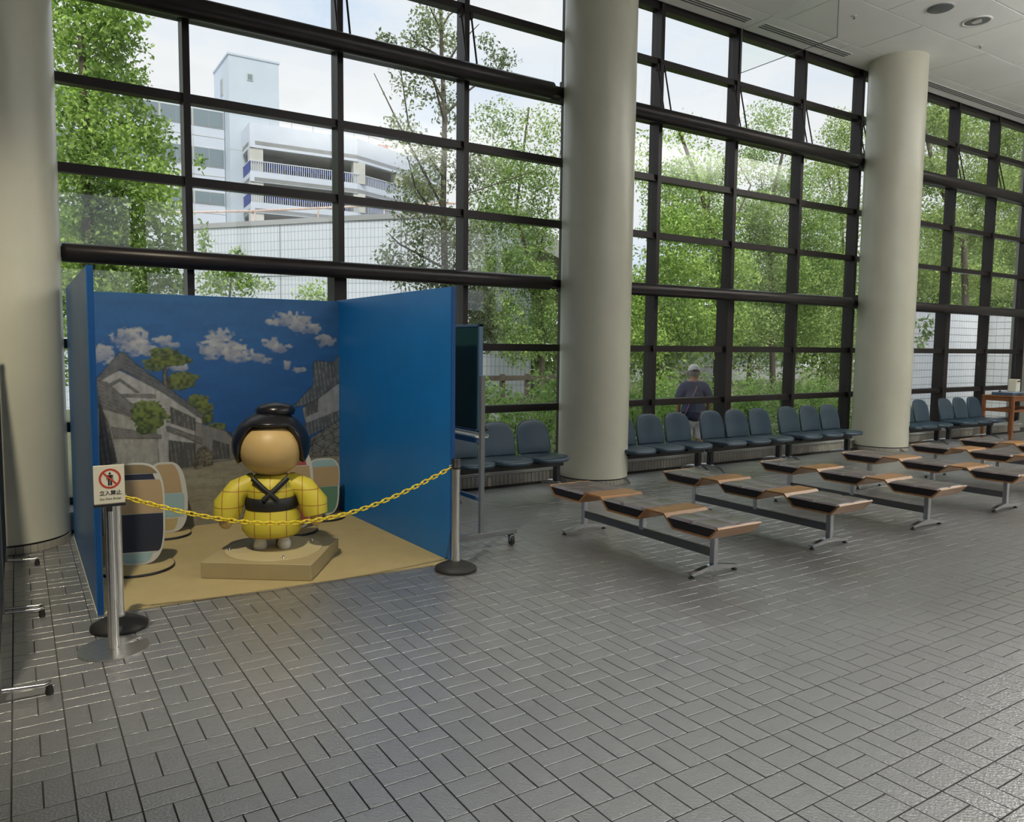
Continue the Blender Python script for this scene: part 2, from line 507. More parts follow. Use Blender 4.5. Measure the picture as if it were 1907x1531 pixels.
# --- thick round pipe rails between the columns
def rail(x0, x1, z, r, lab, y=7.40):
    t = tag(empty('pipe_rail', ((x0+x1)/2, y, z)), lab, 'rail', 'thick bronze pipe rails')
    h = (x1-x0)/2
    mb = MB()
    Mx = Matrix.Rotation(PI/2, 4, 'Y')
    mb.lathe([(r*0.9, -h), (r, -h+0.012), (r, h-0.012), (r*0.9, h)], 32, Mx)
    mb.build('pipe', M['pipe'], t)
    for s in (-1, 1):
        a, b = sorted((s*(h-0.01), s*(h+0.19)))
        MB().box(a, b, -0.035, 0.035, -r*0.55, r*0.55).build('end_bracket', M['alu'], t)
        a, b = sorted((s*(h+0.16), s*(h+0.20)))
        MB().box(a, b, -0.06, 0.06, -r*1.15, r*1.5).build('fixing_plate', M['alu'], t)
for z, r, nm in ((2.385, 0.083, 'lower'), (4.640, 0.094, 'upper')):
    where = {'lower': 'at head height', 'upper': 'high up'}[nm]
    rail(COLX[0]+0.44, COLX[1]-0.44, z, r, '%s bronze pipe rail %s across the left window bay' % (nm, where))
    rail(COLX[1]+0.44, COLX[2]-0.44, z, r, '%s bronze pipe rail %s across the middle window bay' % (nm, where))
    rail(COLX[2]+0.44, 17.6, z, r, '%s bronze pipe rail %s across the far right window bay' % (nm, where))

# ================================================================== CEILING FITTINGS
def vent(x0, x1, lab):
    t = tag(empty('air_vent', ((x0+x1)/2, 7.34, 6.165)), lab, 'vent', 'slot air vents')
    h = (x1-x0)/2
    MB().box(-h, h, -0.075, 0.075, -0.004, 0.002).build('frame', M['ceil'], t)
    sl = MB().box(-h+0.02, h-0.02, -0.013, 0.013, -0.006, -0.003).mesh('slot', M['ceilgap'])
    for y in (-0.048, 0.0, 0.048):
        link('slot', sl, t, (0, y, 0))
vent(7.55, 8.86, 'slot air vent in the ceiling left of the glass smoke barrier')
vent(9.11, 11.17, 'slot air vent in the ceiling between smoke barrier and right column')
vent(13.2, 17.3, 'long slot air vent in the ceiling beyond the right column')
t = tag(empty('downlight', (11.51, 5.665, 6.165)), 'round recessed silver downlight in the ceiling', 'lamp')
MB().lathe([(0.150, -0.004), (0.156, -0.010), (0.185, -0.008), (0.188, 0.0)], 40, cap=False).build('trim_ring', M['white'], t)
MB().lathe([(0.05, -0.002), (0.148, -0.0045)], 40, cap=False).build('reflector', M['chrome'], t)
MB().lathe([(0.062, -0.012), (0.058, -0.003), (0.02, -0.002)], 24).build('bulb', M['bconc'], t)
t = tag(empty('ceiling_speaker', (10.665, 5.71, 6.165)), 'round grey speaker grille in the ceiling near the downlight', 'speaker')
MB().lathe([(0.155, 0.0), (0.155, -0.012), (0.14, -0.022), (0.03, -0.026)], 36).build('grille', M['greym'], t)
MB().lathe([(0.162, 0.0), (0.162, -0.006), (0.155, -0.008)], 36, cap=False).build('rim', M['bconc'], t)
for x, y, lab in ((9.93, 6.47, 'tiny sprinkler head in the ceiling left of the right column'), (12.45, 6.06, 'tiny sprinkler head in the ceiling right of the right column')):
    t = tag(empty('sprinkler', (x, y, 6.165)), lab, 'sprinkler')
    MB().lathe([(0.035, 0.0), (0.03, -0.008)], 16).build('rosette', M['white'], t)
    MB().lathe([(0.010, -0.008), (0.010, -0.03), (0.018, -0.034), (0.018, -0.038)], 12).build('nozzle', M['chrome'], t)
t = tag(empty('smoke_barrier', (MX(5), 7.57, 5.55)), 'hanging glass smoke barrier below the ceiling, at right angles to the window', 'barrier')
MB().box(-0.004, 0.004, -1.50, -0.012, 0.0, 0.61).build('glass_panel', M['glass'], t)
MB().box(-0.006, 0.006, -1.506, -1.50, -0.006, 0.61).build('end_edge', M['greym'], t)
MB().box(-0.006, 0.006, -1.5, 0, -0.006, 0.0).build('bottom_edge', M['greym'], t)
MB().box(-0.012, 0.012, -0.012, 0.0, 0.0, 0.61).build('edge_channel', M['greym'], t)

# ================================================================== OUTSIDE: BUILDINGS AND WALLS
def seg_box(mb, p, q, d0, d1, z0, z1, e0=0.0, e1=0.0):
    """upright slab along the plan line p-q, from d0 to d1 behind it"""
    p = Vector((p[0], p[1], 0)); q = Vector((q[0], q[1], 0))
    u = (q-p); L = u.length; u.normalize(); n = Vector((-u.y, u.x, 0))
    Mx = Matrix(((u.x, n.x, 0, p.x), (u.y, n.y, 0, p.y), (0, 0, 1, 0), (0, 0, 0, 1)))
    mb.box(-e0, L+e1, d0, d1, z0, z1, Mx)
    return Mx, L
def upright_quads(mb, pts, z0, z1):
    pass
A_, B_, C_, D_ = (20.4, 79.8), (20.2, 76.2), (31.3, 75.9), (45.0, 82.0)
SEGS = ((A_, B_), (B_, C_), (C_, D_))
t = tag(empty('parking_building', (30, 80, -0.3)), 'white multi-storey building with blue balcony rails beyond the tiled wall', 'building')
def bpart(mb, name, m, label=None, parent=None):
    o = mb.build(name, m, parent or t, (-30, -80, 0.3))
    if label: o['label'] = label
    return o
mb = MB()
for p, q in SEGS: seg_box(mb, p, q, 0, 0.5, 21.04, 23.4)
bpart(mb, 'roof_parapet', M['bwall'])
for z0, z1 in ((17.76, 18.8), (14.76, 15.8), (11.76, 12.8), (2.0, 9.8)):
    mb = MB()
    for p, q in SEGS: seg_box(mb, p, q, 0, 0.4, z0, z1)
    bpart(mb, 'floor_band', M['bwall'])
    mb = MB()
    mb.prism([A_, B_, C_, D_, (48, 92), (24.6, 92), (24.6, 79.8)], z1-1.0, z1-0.6)
    bpart(mb, 'floor_slab', M['bconc'])
mb = MB(); mb.prism([A_, B_, C_, D_, (48, 92), (24.6, 92), (24.6, 79.8)], 21.3, 21.7); bpart(mb, 'roof_slab', M['bconc'])
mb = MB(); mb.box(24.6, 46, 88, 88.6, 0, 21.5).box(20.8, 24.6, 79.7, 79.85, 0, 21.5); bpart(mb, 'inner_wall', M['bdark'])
for (p, q), fr in zip(SEGS, ((0.55,), (0.0, 0.965), (0.42, 0.9))):
    for f in fr:
        for z0, z1 in ((18.8, 21.04), (15.8, 17.76), (12.8, 14.76), (9.8, 11.76)):
            mb = MB()
            a = Vector(p).lerp(Vector(q), f); b = a+(Vector(q)-Vector(p)).normalized()*1.3
            seg_box(mb, a, b, 0.1, 0.9, z0, z1)
            bpart(mb, 'pillar', M['bconc'])
for z in (18.8, 15.8, 12.8):
    mb = MB(); bl = MB()
    for si, (p, q) in enumerate(SEGS):
        Mx, L = seg_box(mb, p, q, -0.05, 0.03, z+0.92, z+1.0)
        if si == 0:
            bl.box(0.3, L-0.05, -0.03, 0.03, z-0.1, z+0.92, Mx)
        else:
            x = 0.1
            while x < L:
                mb.box(x, x+0.06, -0.03, 0.03, z, z+0.92, Mx); x += 0.22
            x = 1.6 if si == 1 else 2.0
            while x < L-1.2:
                bl.box(x, x+0.2, 0.2, 0.24, z, z+0.85, Mx)
                bl.box(x, x+0.75, 0.2, 0.24, z+0.5, z+0.85, Mx); x += 0.75
    o = bpart(mb, 'railing_bars', M['bwall']); o['kind'] = 'stuff'
    bpart(bl, 'blue_rail_panel', M['bblue'])
mb = MB()
for (p, q) in SEGS[1:]:
    Mx, L = seg_box(mb, p, q, 0.2, 0.24, 24.1, 24.16)
    x = 2.0
    while x < L: mb.box(x, x+0.06, 0.2, 0.26, 23.4, 24.1, Mx); x += 2.2
bpart(mb, 'roof_railing', M['bconc'])
bpart(MB().box(36.0, 37.2, 81, 82, 21.7, 24.6), 'roof_box', mat('faded_red_box', (0.50, 0.20, 0.18), 0.7), 'faded red box on the roof')
# stair tower
tw = tag(empty('stair_tower', (21.7, 83, -0.3)), 'tall pale blue stair tower with one small window', 'tower')
mb = MB().box(19.2, 24.3, 80.0, 86.5, 0, 30.8); mb.build('wall', M['btower'], tw, (-21.7, -83, 0.3))
mb = MB().box(19.1, 24.4, 79.92, 86.6, 30.8, 31.0); mb.build('roof_edge', M['btower'], tw, (-21.7, -83, 0.3))
f = MB().box(21.0, 21.62, 79.93, 80.02, 28.6, 29.3).build('window', M['bconc'], tw, (-21.7, -83, 0.3))
MB().box(21.08, 21.54, 79.91, 79.95, 28.68, 29.22).build('pane', M['bglass'], f)
f = MB().box(19.13, 19.22, 82.4, 83.4, 27.5, 29.2).build('window', M['bconc'], tw, (-21.7, -83, 0.3))
MB().box(19.11, 19.15, 82.5, 83.3, 27.6, 29.1).build('pane', M['bglass'], f)
mb = MB()
for z in (26.2, 21.5): mb.box(19.19, 24.31, 79.99, 80.02, z, z+0.05)
mb.build('panel_joint', M['bconc'], tw, (-21.7, -83, 0.3))
# office wing on the left
ow = tag(empty('office_wing', (13, 85, -0.3)), 'stained white office wing with window bands left of the stair tower', 'building')
L0 = (-13, -85, 0.3)
MB().box(4, 19.14, 82.0, 90, 0, 25.95).build('wall', M['bwall'], ow, L0)
for z0, z1 in ((23.9, 25.55), (19.95, 21.8), (16.15, 17.4), (12.4, 13.6)):
    for k in range(5):
        x1 = 19.05-k*3.1
        f = MB().box(x1-3.0, x1, 81.93, 82.02, z0, z1).build('window', M['bconc'], ow, L0)
        for j in range(2):
            MB().box(x1-2.95+j*1.47, x1-1.52+j*1.47, 81.9, 81.96, z0+0.06, z1-0.06).build('pane', M['bglass'], f)
mb = MB()
for z in (22.9, 19.0, 15.2): mb.box(4, 19.14, 81.97, 82.03, z, z+0.07)
for x in (16.0, 12.9, 9.8): mb.box(x, x+0.06, 81.97, 82.03, 0, 25.9)
mb.build('panel_joint', M['bconc'], ow, L0)

# curved far wall of small white tiles
PL = [(-1.5, 27.0), (0.5, 25.6), (2.4, 24.1), (4.31, 22.1), (6.04, 20.0), (7.26, 18.5), (8.3, 17.35), (9.4, 16.2), (10.8, 15.2)]
tw2 = tag(empty('curved_tile_wall', (4.3, 22, -0.3)), 'long curved wall of small white tiles behind the trees', 'wall')
vs = []; fs = []; uvs = []
arc = 0.0; ARC = []
for i, p in enumerate(PL):
    if i: arc += (Vector(p)-Vector(PL[i-1])).length
    ARC.append(arc)
mb = MB()
for i in range(len(PL)-1):
    seg_box(mb, PL[i], PL[i+1], 0, 0.3, -0.3, 4.8)
me = mb.mesh('tiling', M['fartile'])
uvl = me.uv_layers.new(name='UVMap')
def arc_of(p):
    best = None
    for i in range(len(PL)-1):
        a = Vector(PL[i]); b = Vector(PL[i+1]); d = b-a
        tt = max(0, min(1, (Vector(p)-a).dot(d)/d.length_squared))
        e = (Vector(p)-(a+d*tt)).length
        if best is None or e < best[0]: best = (e, ARC[i]+tt*d.length)
    return best[1]
AV = [arc_of(v.co[:2]) for v in me.vertices]
for lp in me.loops:
    v = me.vertices[lp.vertex_index]
    uvl.data[lp.index].uv = (AV[lp.vertex_index], v.co.z)
link('tiling', me, tw2, (-4.3, -22, 0.3))
mb = MB()
for i in range(len(PL)-1): seg_box(mb, PL[i], PL[i+1], -0.04, 0.36, 4.8, 4.93)
mb.build('coping', M['bgrey'], tw2, (-4.3, -22, 0.3))
mb = MB()
for i in range(len(PL)-1): seg_box(mb, PL[i], PL[i+1], -0.006, 0.1, 3.45, 3.475)
for i in (2, 4, 6): seg_box(mb, PL[i], (PL[i][0]+0.018, PL[i][1]-0.018), -0.008, 0.1, -0.3, 4.8)
mb.build('joint_line', M['joint'], tw2, (-4.3, -22, 0.3))
# rusty pipe rail on the terrace behind it
rl = tag(empty('rusty_railing', (5, 26, 4.7)), 'rusty pipe railing above the curved tile wall', 'railing')
RP = [(-1.0, 30.2), (3.0, 27.4), (6.6, 24.4), (9.6, 21.2), (11.6, 19.4)]
for z in (5.42, 5.86):
    MB().tube([(x-5, y-26, z-4.7) for x, y in RP], 0.035, 8).build('rail_pipe', M['rust'], rl)
for i in range(len(RP)-1):
    for f in (0.0, 0.5):
        p = Vector(RP[i]).lerp(Vector(RP[i+1]), f)
        MB().tube([(p.x-5, p.y-26, 0), (p.x-5, p.y-26, 1.16)], 0.03, 8).build('post', M['rust'], rl)
struct(MB().prism([(p[0]+0.3, p[1]+0.4) for p in PL]+[(40, 40), (0, 60)], 4.2, 4.7).build('ground_terrace', M['bconc']))

# right-hand wall of large white tiles
rw = tag(empty('white_tile_wall', (19.3, 10.2, -0.3)), 'white tiled wall outside the far right window', 'wall')
MB().box(-1.75, 2.6, 0, 0.4, 0, 3.05).build('core', M['joint'], rw)
st = MB()
for r in range(17):
    for c in range(37):
        x = -1.74+c*0.1175; z = 0.02+r*0.178
        st.box(x, x+0.107, -0.012, 0.0, z, z+0.166)
o = st.build('wall_tile', M['whitetile'], rw); o['kind'] = 'stuff'
rp_ = tag(empty('white_tile_pillar', (22.9, 9.9, -0.3)), 'white tiled pillar at the right end of the tile wall', 'pillar')
MB().box(-0.7, 1.4, -0.5, 0.28, 0, 3.05).build('core', M['joint'], rp_)
st = MB()
for r in range(17):
    z = 0.02+r*0.178
    for c in range(10): st.box(-0.7+c*0.21, -0.7+c*0.21+0.200, -0.512, -0.5, z, z+0.166)
    for c in range(4): st.box(-0.712, -0.7, -0.49+c*0.19, -0.49+c*0.19+0.182, z, z+0.166)
o = st.build('wall_tile', M['whitetile'], rp_); o['kind'] = 'stuff'

# low building and fence glimpsed through the trees
lb = tag(empty('low_building', (36, 32, -0.3)), 'low white building glimpsed behind the trunks of the trees', 'building')
MB().box(-8, 9, 0, 5, 0, 3.0).build('wall', M['bgrey'], lb)
MB().box(-8.3, 9.3, -0.5, 5, 3.0, 3.3).build('roof_edge', M['bconc'], lb)
for k in range(7):
    f = MB().box(-7.6+k*2.35, -5.7+k*2.35, -0.05, 0.02, 0.9, 2.4).build('window', M['bconc'], lb)
    MB().box(-7.5+k*2.35, -5.8+k*2.35, -0.07, -0.03, 1.0, 2.3).build('pane', M['bglass'], f)
lb2 = tag(empty('glass_building', (12.2, 25, -0.3)), 'low glazed building behind the trees left of the second column', 'building')
MB().box(-3, 3.5, 0, 5, 0, 3.2).build('wall', M['bwall'], lb2)
for k in range(4):
    f = MB().box(-2.9+k*1.6, -1.4+k*1.6, -0.05, 0.02, 0.3, 2.9).build('window', M['bconc'], lb2)
    MB().box(-2.83+k*1.6, -1.47+k*1.6, -0.07, -0.03, 0.4, 2.8).build('pane', M['bglass'], f)
fe = tag(empty('wooden_fence', (8.3, 12.6, -0.3)), 'low brown wooden fence in the shrubs behind the chalkboard', 'fence')
for k in range(5): MB().box(-1.2+k*0.6-0.04, -1.2+k*0.6+0.04, 0, 0.08, 0, 1.38).build('post', M['bark'], fe)
for z in (0.85, 1.3): MB().box(-1.3, 1.3, -0.03, 0.0, z-0.05, z+0.05).build('rail', M['bark'], fe)

# ================================================================== TREES AND SHRUBS
def leaf_mesh(name, blobs, size, material, dens=1.0, seed=1, spread=0.45, droop=0.35, pts=None):
    rg = np.random.default_rng(seed)
    PS = []
    for (x, y, z, rx, rz, d) in blobs:
        ry = 0.5*(rx+rz)*1.05
        n = int(dens*d*4.6*PI*rx*rz/(size*size*0.42))
        if n < 1: continue
        v = rg.normal(size=(n, 3)); v /= np.linalg.norm(v, axis=1)[:, None]
        r = rg.random(n)**(1/2.2)
        lump = 1+0.28*np.sin(v[:, 0]*5+x*7)*np.cos(v[:, 2]*6+z*5)
        off = (rg.random()-0.5)*spread
        p = v*r[:, None]*lump[:, None]*np.array([rx, ry, rz])+np.array([x, y+off, z])
        PS.append(p)
    P = np.concatenate(PS); n = len(P)
    # leaf: a folded diamond
    ax = rg.normal(size=(n, 3)); ax[:, 2] -= droop; ax /= np.linalg.norm(ax, axis=1)[:, None]
    sd = rg.normal(size=(n, 3)); sd[:, 2] *= 0.35
    sd -= ax*(sd*ax).sum(1)[:, None]; sd /= np.linalg.norm(sd, axis=1)[:, None]
    nm = np.cross(ax, sd)
    s = size*(0.6+0.8*rg.random(n))[:, None]
    b = P; tip = P+ax*s; mid = P+ax*s*0.45+nm*s*0.05
    l = mid+sd*s*0.27-nm*s*0.08; r_ = mid-sd*s*0.27-nm*s*0.08
    V = np.stack([b, l, tip, r_], 1).reshape(-1, 3)
    i0 = np.arange(n)*4
    F = np.stack([i0, i0+1, i0+2, i0, i0+2, i0+3], 1).reshape(-1, 3)
    me = bpy.data.meshes.new(name)
    me.vertices.add(len(V)); me.vertices.foreach_set('co', V.astype(np.float32).ravel())
    me.loops.add(F.size); me.loops.foreach_set('vertex_index', F.astype(np.int32).ravel())
    me.polygons.add(len(F)); me.polygons.foreach_set('loop_start', np.arange(len(F), dtype=np.int32)*3)
    a = me.attributes.new('tint', 'FLOAT', 'POINT')
    base = np.clip(0.5+0.5*np.sin(P[:, 0]*3.1+P[:, 2]*2.3)*0.5+0.35*rg.normal(size=n), 0, 1)
    a.data.foreach_set('value', np.repeat(base, 4).astype(np.float32))
    me.materials.append(material)
    me.update(calc_edges=True); me.validate()
    return me
def limb_mesh(lines, r0, M_=None):
    mb = MB()
    for i, L in enumerate(lines):
        n = len(L); ra = r0 if i == 0 else r0*0.3
        rb = ra*0.3
        P = [Vector(p) for p in L]
        if len(P) == 2: P = [P[0], P[0].lerp(P[1], 0.5)+Vector((0, 0.05, 0.06)), P[1]]; n = 3
        mb.tube(P, [ra+(rb-ra)*k/(n-1) for k in range(n)], 8)
    return mb
def tree(name, label, spec, size, leafm, r0, dens=1.0, seed=1, base_z=-0.3, group=None, droop=0.35, spread=0.6):
    blobs, lines = spec
    rg = random.Random(seed)
    tx, ty, _ = lines[0][0]
    root = tag(empty(name, (tx, ty, base_z)), label, 'tree', group)
    L0 = (-tx, -ty, -base_z)
    lines = [[(tx, ty, base_z-0.05)]+list(lines[0])] + [
        [L[0]]+[(x, y+rg.uniform(-0.5, 0.5), z) for x, y, z in L[1:]] for L in lines[1:]]
    o = limb_mesh(lines[:1], r0).build('trunk', M['bark'], root, L0)
    if len(lines) > 1:
        mb = limb_mesh([lines[0]]+lines[1:], r0)
        mb2 = MB()
        for L in lines[1:]:
            P = [Vector(p) for p in L]
            if len(P) == 2: P = [P[0], P[0].lerp(P[1], 0.5)+Vector((0, 0.05, 0.06)), P[1]]
            n = len(P)
            mb2.tube(P, [r0*0.3*(1-0.75*k/(n-1)) for k in range(n)], 7)
        mb2.build('branches', M['bark'], root, L0)
    me = leaf_mesh('foliage', blobs, size, M[leafm], dens, seed, spread, droop)
    o = link('foliage', me, root, L0); o['kind'] = 'stuff'
    return root
TREE_LEFT=([(0.88, 11.5, 6.24, 0.63, 0.42, 1.0), (0.81, 11.5, 5.68, 0.77, 0.42, 1.0), (1.29, 11.5, 5.78, 0.4, 0.4, 1.0), (1.11, 11.5, 5.19, 0.65, 0.43, 1.0), (1.43, 11.5, 5.04, 0.22, 0.36, 0.6), (0.78, 11.5, 4.79, 0.49, 0.35, 1.0), (1.02, 11.5, 4.41, 0.79, 0.36, 1.0), (1.65, 11.5, 4.58, 0.41, 0.33, 1.0), (0.81, 11.5, 3.89, 0.57, 0.43, 1.0), (1.4, 11.5, 3.89, 0.66, 0.37, 1.0), (1.82, 11.5, 4.16, 0.26, 0.34, 0.6), (0.99, 11.5, 3.35, 0.8, 0.36, 1.0), (1.66, 11.5, 3.49, 0.49, 0.37, 1.0), (0.78, 11.5, 2.83, 0.57, 0.36, 1.0), (1.37, 11.5, 2.87, 0.74, 0.33, 1.0), (1.86, 11.5, 3.06, 0.26, 0.3, 0.7), (1.09, 11.5, 2.35, 0.66, 0.22, 1.0), (1.85, 11.5, 2.46, 0.38, 0.3, 1.0), (2.33, 11.5, 4.23, 0.09, 0.11, 0.7)],
 [[(0.84, 11.5, 0.74), (0.87, 11.5, 2.62), (0.89, 11.5, 4.39), (0.87, 11.5, 5.69)], [(0.88, 11.5, 3.34), (1.81, 11.5, 3.94)], [(0.88, 11.5, 4.04), (1.56, 11.5, 4.85)], [(0.86, 11.5, 2.84), (1.93, 11.5, 3.06)]])
TREE_CONIFER=([(5.56, 10.6, 6.56, 0.34, 0.33, 0.35), (5.38, 10.6, 6.25, 0.37, 0.2, 0.3), (6.03, 10.6, 6.42, 0.23, 0.25, 0.3), (4.84, 10.6, 6.16, 0.2, 0.1, 0.5), (6.83, 10.6, 6.24, 0.33, 0.19, 0.4), (6.53, 10.6, 6.45, 0.19, 0.15, 0.3), (5.24, 10.6, 5.55, 0.45, 0.37, 0.22), (5.89, 10.6, 5.34, 0.21, 0.42, 0.3), (5.11, 10.6, 4.89, 0.37, 0.32, 0.22), (5.57, 10.6, 4.56, 0.5, 0.33, 0.3), (5.47, 10.6, 4.06, 0.54, 0.42, 0.4), (6.24, 10.6, 4.4, 0.39, 0.43, 0.4), (5.57, 10.6, 3.41, 0.63, 0.42, 0.45), (6.2, 10.6, 3.3, 0.43, 0.52, 0.5), (5.2, 10.6, 2.81, 0.46, 0.33, 0.4), (5.86, 10.6, 2.6, 0.6, 0.34, 0.6), (4.84, 10.6, 2.95, 0.28, 0.24, 0.25), (6.36, 10.6, 2.36, 0.44, 0.44, 0.8), (6.57, 10.6, 1.85, 0.35, 0.35, 0.9)],
 [[(5.91, 10.6, 0.28), (5.86, 10.6, 2.35), (5.81, 10.6, 3.85), (5.83, 10.6, 5.19), (5.77, 10.6, 6.13), (5.74, 10.6, 7.39)], [(5.82, 10.6, 3.77), (5.02, 10.6, 4.96), (4.71, 10.6, 5.68)], [(5.81, 10.6, 4.26), (5.29, 10.6, 5.0), (4.86, 10.6, 5.87)], [(5.83, 10.6, 5.09), (5.38, 10.6, 5.5), (4.93, 10.6, 5.92)], [(5.81, 10.6, 5.41), (5.29, 10.6, 5.95), (5.06, 10.6, 6.22)], [(5.79, 10.6, 6.05), (5.2, 10.6, 6.32)], [(5.83, 10.6, 5.21), (6.33, 10.6, 5.71), (6.84, 10.6, 6.13), (7.09, 10.6, 6.52)], [(5.79, 10.6, 5.89), (6.23, 10.6, 6.55)], [(5.84, 10.6, 3.44), (5.29, 10.6, 4.04), (5.02, 10.6, 4.41)], [(5.84, 10.6, 3.35), (6.55, 10.6, 4.18), (7.18, 10.6, 4.43)], [(5.85, 10.6, 2.85), (5.2, 10.6, 3.22), (4.66, 10.6, 3.26)], [(5.85, 10.6, 2.68), (6.56, 10.6, 3.33)], [(5.78, 10.6, 6.45), (5.47, 10.6, 6.7)], [(5.78, 10.6, 6.53), (6.03, 10.6, 6.83)]])
TREE_THINLEAF=([(9.04, 14.0, 6.42, 0.69, 0.58, 0.35), (10.04, 14.0, 6.34, 0.6, 0.6, 0.3), (9.05, 14.0, 5.4, 0.81, 0.58, 0.8), (10.2, 14.0, 5.31, 0.48, 0.72, 0.6), (8.93, 14.0, 4.48, 0.7, 0.58, 1.0), (10.08, 14.0, 4.23, 0.6, 0.72, 0.8), (9.08, 14.0, 3.45, 0.82, 0.47, 1.0), (10.09, 14.0, 3.16, 0.61, 0.49, 1.0), (9.09, 14.0, 2.4, 0.59, 0.59, 1.0), (10.26, 14.0, 2.2, 0.49, 0.73, 1.0), (9.53, 14.0, 1.7, 0.6, 0.48, 1.0)],
 [[(10.3, 14.0, 0.23), (10.25, 14.0, 2.68), (9.49, 14.0, 4.53), (9.81, 14.0, 6.88)], [(10.09, 14.0, 3.4), (10.64, 14.0, 6.43)], [(9.64, 14.0, 4.31), (8.64, 14.0, 5.8)], [(10.18, 14.0, 2.68), (9.08, 14.0, 3.57)]])
TREE_MAPLEA=([(14.01, 13.5, 6.82, 0.78, 0.52, 0.2), (12.63, 13.5, 6.12, 0.25, 0.63, 0.25), (13.88, 13.5, 5.66, 0.92, 0.65, 0.7), (15.19, 13.5, 5.94, 0.81, 0.81, 0.6), (13.55, 13.5, 4.6, 0.78, 0.65, 1.0), (15.25, 13.5, 4.75, 1.09, 0.68, 1.0), (13.78, 13.5, 3.58, 0.92, 0.53, 1.0), (15.5, 13.5, 3.68, 0.97, 0.69, 1.0), (13.09, 13.5, 2.77, 0.52, 0.78, 1.0), (14.2, 13.5, 2.28, 0.94, 0.67, 1.0), (15.56, 13.5, 2.31, 0.83, 0.83, 1.0), (12.95, 13.5, 1.73, 0.52, 0.65, 1.0)],
 [[(15.5, 13.5, -0.48), (15.54, 13.5, 2.04), (15.52, 13.5, 3.96), (14.62, 13.5, 5.74), (13.82, 13.5, 7.05)], [(15.52, 13.5, 4.09), (16.1, 13.5, 5.78), (16.16, 13.5, 6.61)], [(15.51, 13.5, 3.41), (13.74, 13.5, 4.36)], [(15.04, 13.5, 5.0), (15.55, 13.5, 6.66)]])
TREE_MAPLEB=([(18.84, 15.0, 8.2, 0.78, 0.63, 0.35), (18.43, 15.0, 7.07, 0.62, 0.62, 0.5), (19.92, 15.0, 6.48, 0.97, 0.81, 0.6), (18.51, 15.0, 5.55, 0.94, 0.63, 0.9), (19.28, 15.0, 4.83, 1.12, 0.64, 1.0), (21.02, 15.0, 5.46, 1.0, 1.0, 0.8), (19.84, 15.0, 3.75, 1.31, 0.82, 1.0), (21.65, 15.0, 4.19, 1.02, 1.02, 1.0), (19.42, 15.0, 2.44, 1.14, 0.81, 1.0), (21.23, 15.0, 2.49, 1.18, 1.01, 1.0)],
 [[(19.87, 15.0, -0.84), (19.55, 15.0, 3.09), (19.28, 15.0, 5.62), (19.95, 15.0, 8.06)], [(19.43, 15.0, 4.37), (20.97, 15.0, 6.28)], [(19.36, 15.0, 5.0), (18.22, 15.0, 6.59)]])
TREE_YELLOW=([(23.94, 16.0, 8.89, 0.82, 0.73, 0.8), (23.45, 16.0, 7.59, 0.9, 0.9, 0.9), (24.45, 16.0, 6.27, 0.74, 1.11, 1.0), (24.29, 16.0, 4.43, 0.74, 1.11, 1.0), (24.43, 16.0, 2.59, 0.75, 1.12, 1.0), (25.17, 16.0, 1.09, 0.57, 0.95, 1.0)],
 [[(25.19, 16.0, -1.2), (24.66, 16.0, 4.45), (23.98, 16.0, 8.37)], [(24.54, 16.0, 5.91), (23.16, 16.0, 7.55)]])
TREE_RIGHT=([(23.47, 12.5, 8.48, 0.79, 0.64, 1.0), (25.17, 12.5, 8.43, 0.99, 0.83, 1.0), (27.87, 12.5, 8.51, 1.05, 0.88, 1.0), (23.49, 12.5, 6.93, 0.8, 0.8, 1.0), (26.0, 12.5, 6.91, 1.01, 0.85, 1.0), (28.44, 12.5, 7.03, 0.89, 0.89, 1.0), (23.65, 12.5, 5.37, 0.81, 0.81, 1.0), (26.51, 12.5, 5.46, 1.03, 0.86, 1.0), (28.67, 12.5, 5.29, 0.9, 1.08, 1.0), (23.8, 12.5, 3.94, 0.81, 0.65, 1.0), (26.36, 12.5, 3.92, 1.03, 0.6, 1.0), (28.86, 12.5, 3.88, 0.73, 0.54, 1.0), (30.72, 12.5, 7.29, 1.12, 2.24, 1.0)],
 [[(25.95, 12.5, 1.69), (25.4, 12.5, 5.03), (23.49, 12.5, 6.93), (22.77, 12.5, 8.21)], [(25.38, 12.5, 5.2), (27.26, 12.5, 7.74), (26.34, 12.5, 9.6)], [(24.13, 12.5, 6.53), (24.87, 12.5, 8.23)]])
TREE_SMALL=([(17.92, 9.4, 2.02, 0.27, 0.17, 0.6), (17.67, 9.4, 2.26, 0.27, 0.17, 0.5), (17.5, 9.4, 1.78, 0.24, 0.15, 0.5)],
 [[(16.39, 9.4, 1.06), (17.16, 9.4, 1.89), (18.27, 9.4, 2.01)]])
TREE_SPRIG=([(2.84, 13.0, 2.65, 0.35, 0.25, 0.8), (3.32, 13.0, 2.65, 0.54, 0.22, 0.8), (4.58, 13.0, 2.53, 0.38, 0.24, 0.8), (3.19, 13.0, 3.09, 0.14, 0.2, 0.8), (3.1, 13.0, 2.84, 0.27, 0.16, 0.7), (2.64, 13.0, 3.29, 0.13, 0.31, 0.6)],
 [[(2.99, 13.0, 1.64), (3.1, 13.0, 2.71), (3.19, 13.0, 3.16)], [(4.28, 13.0, 1.56), (4.53, 13.0, 2.5)]])
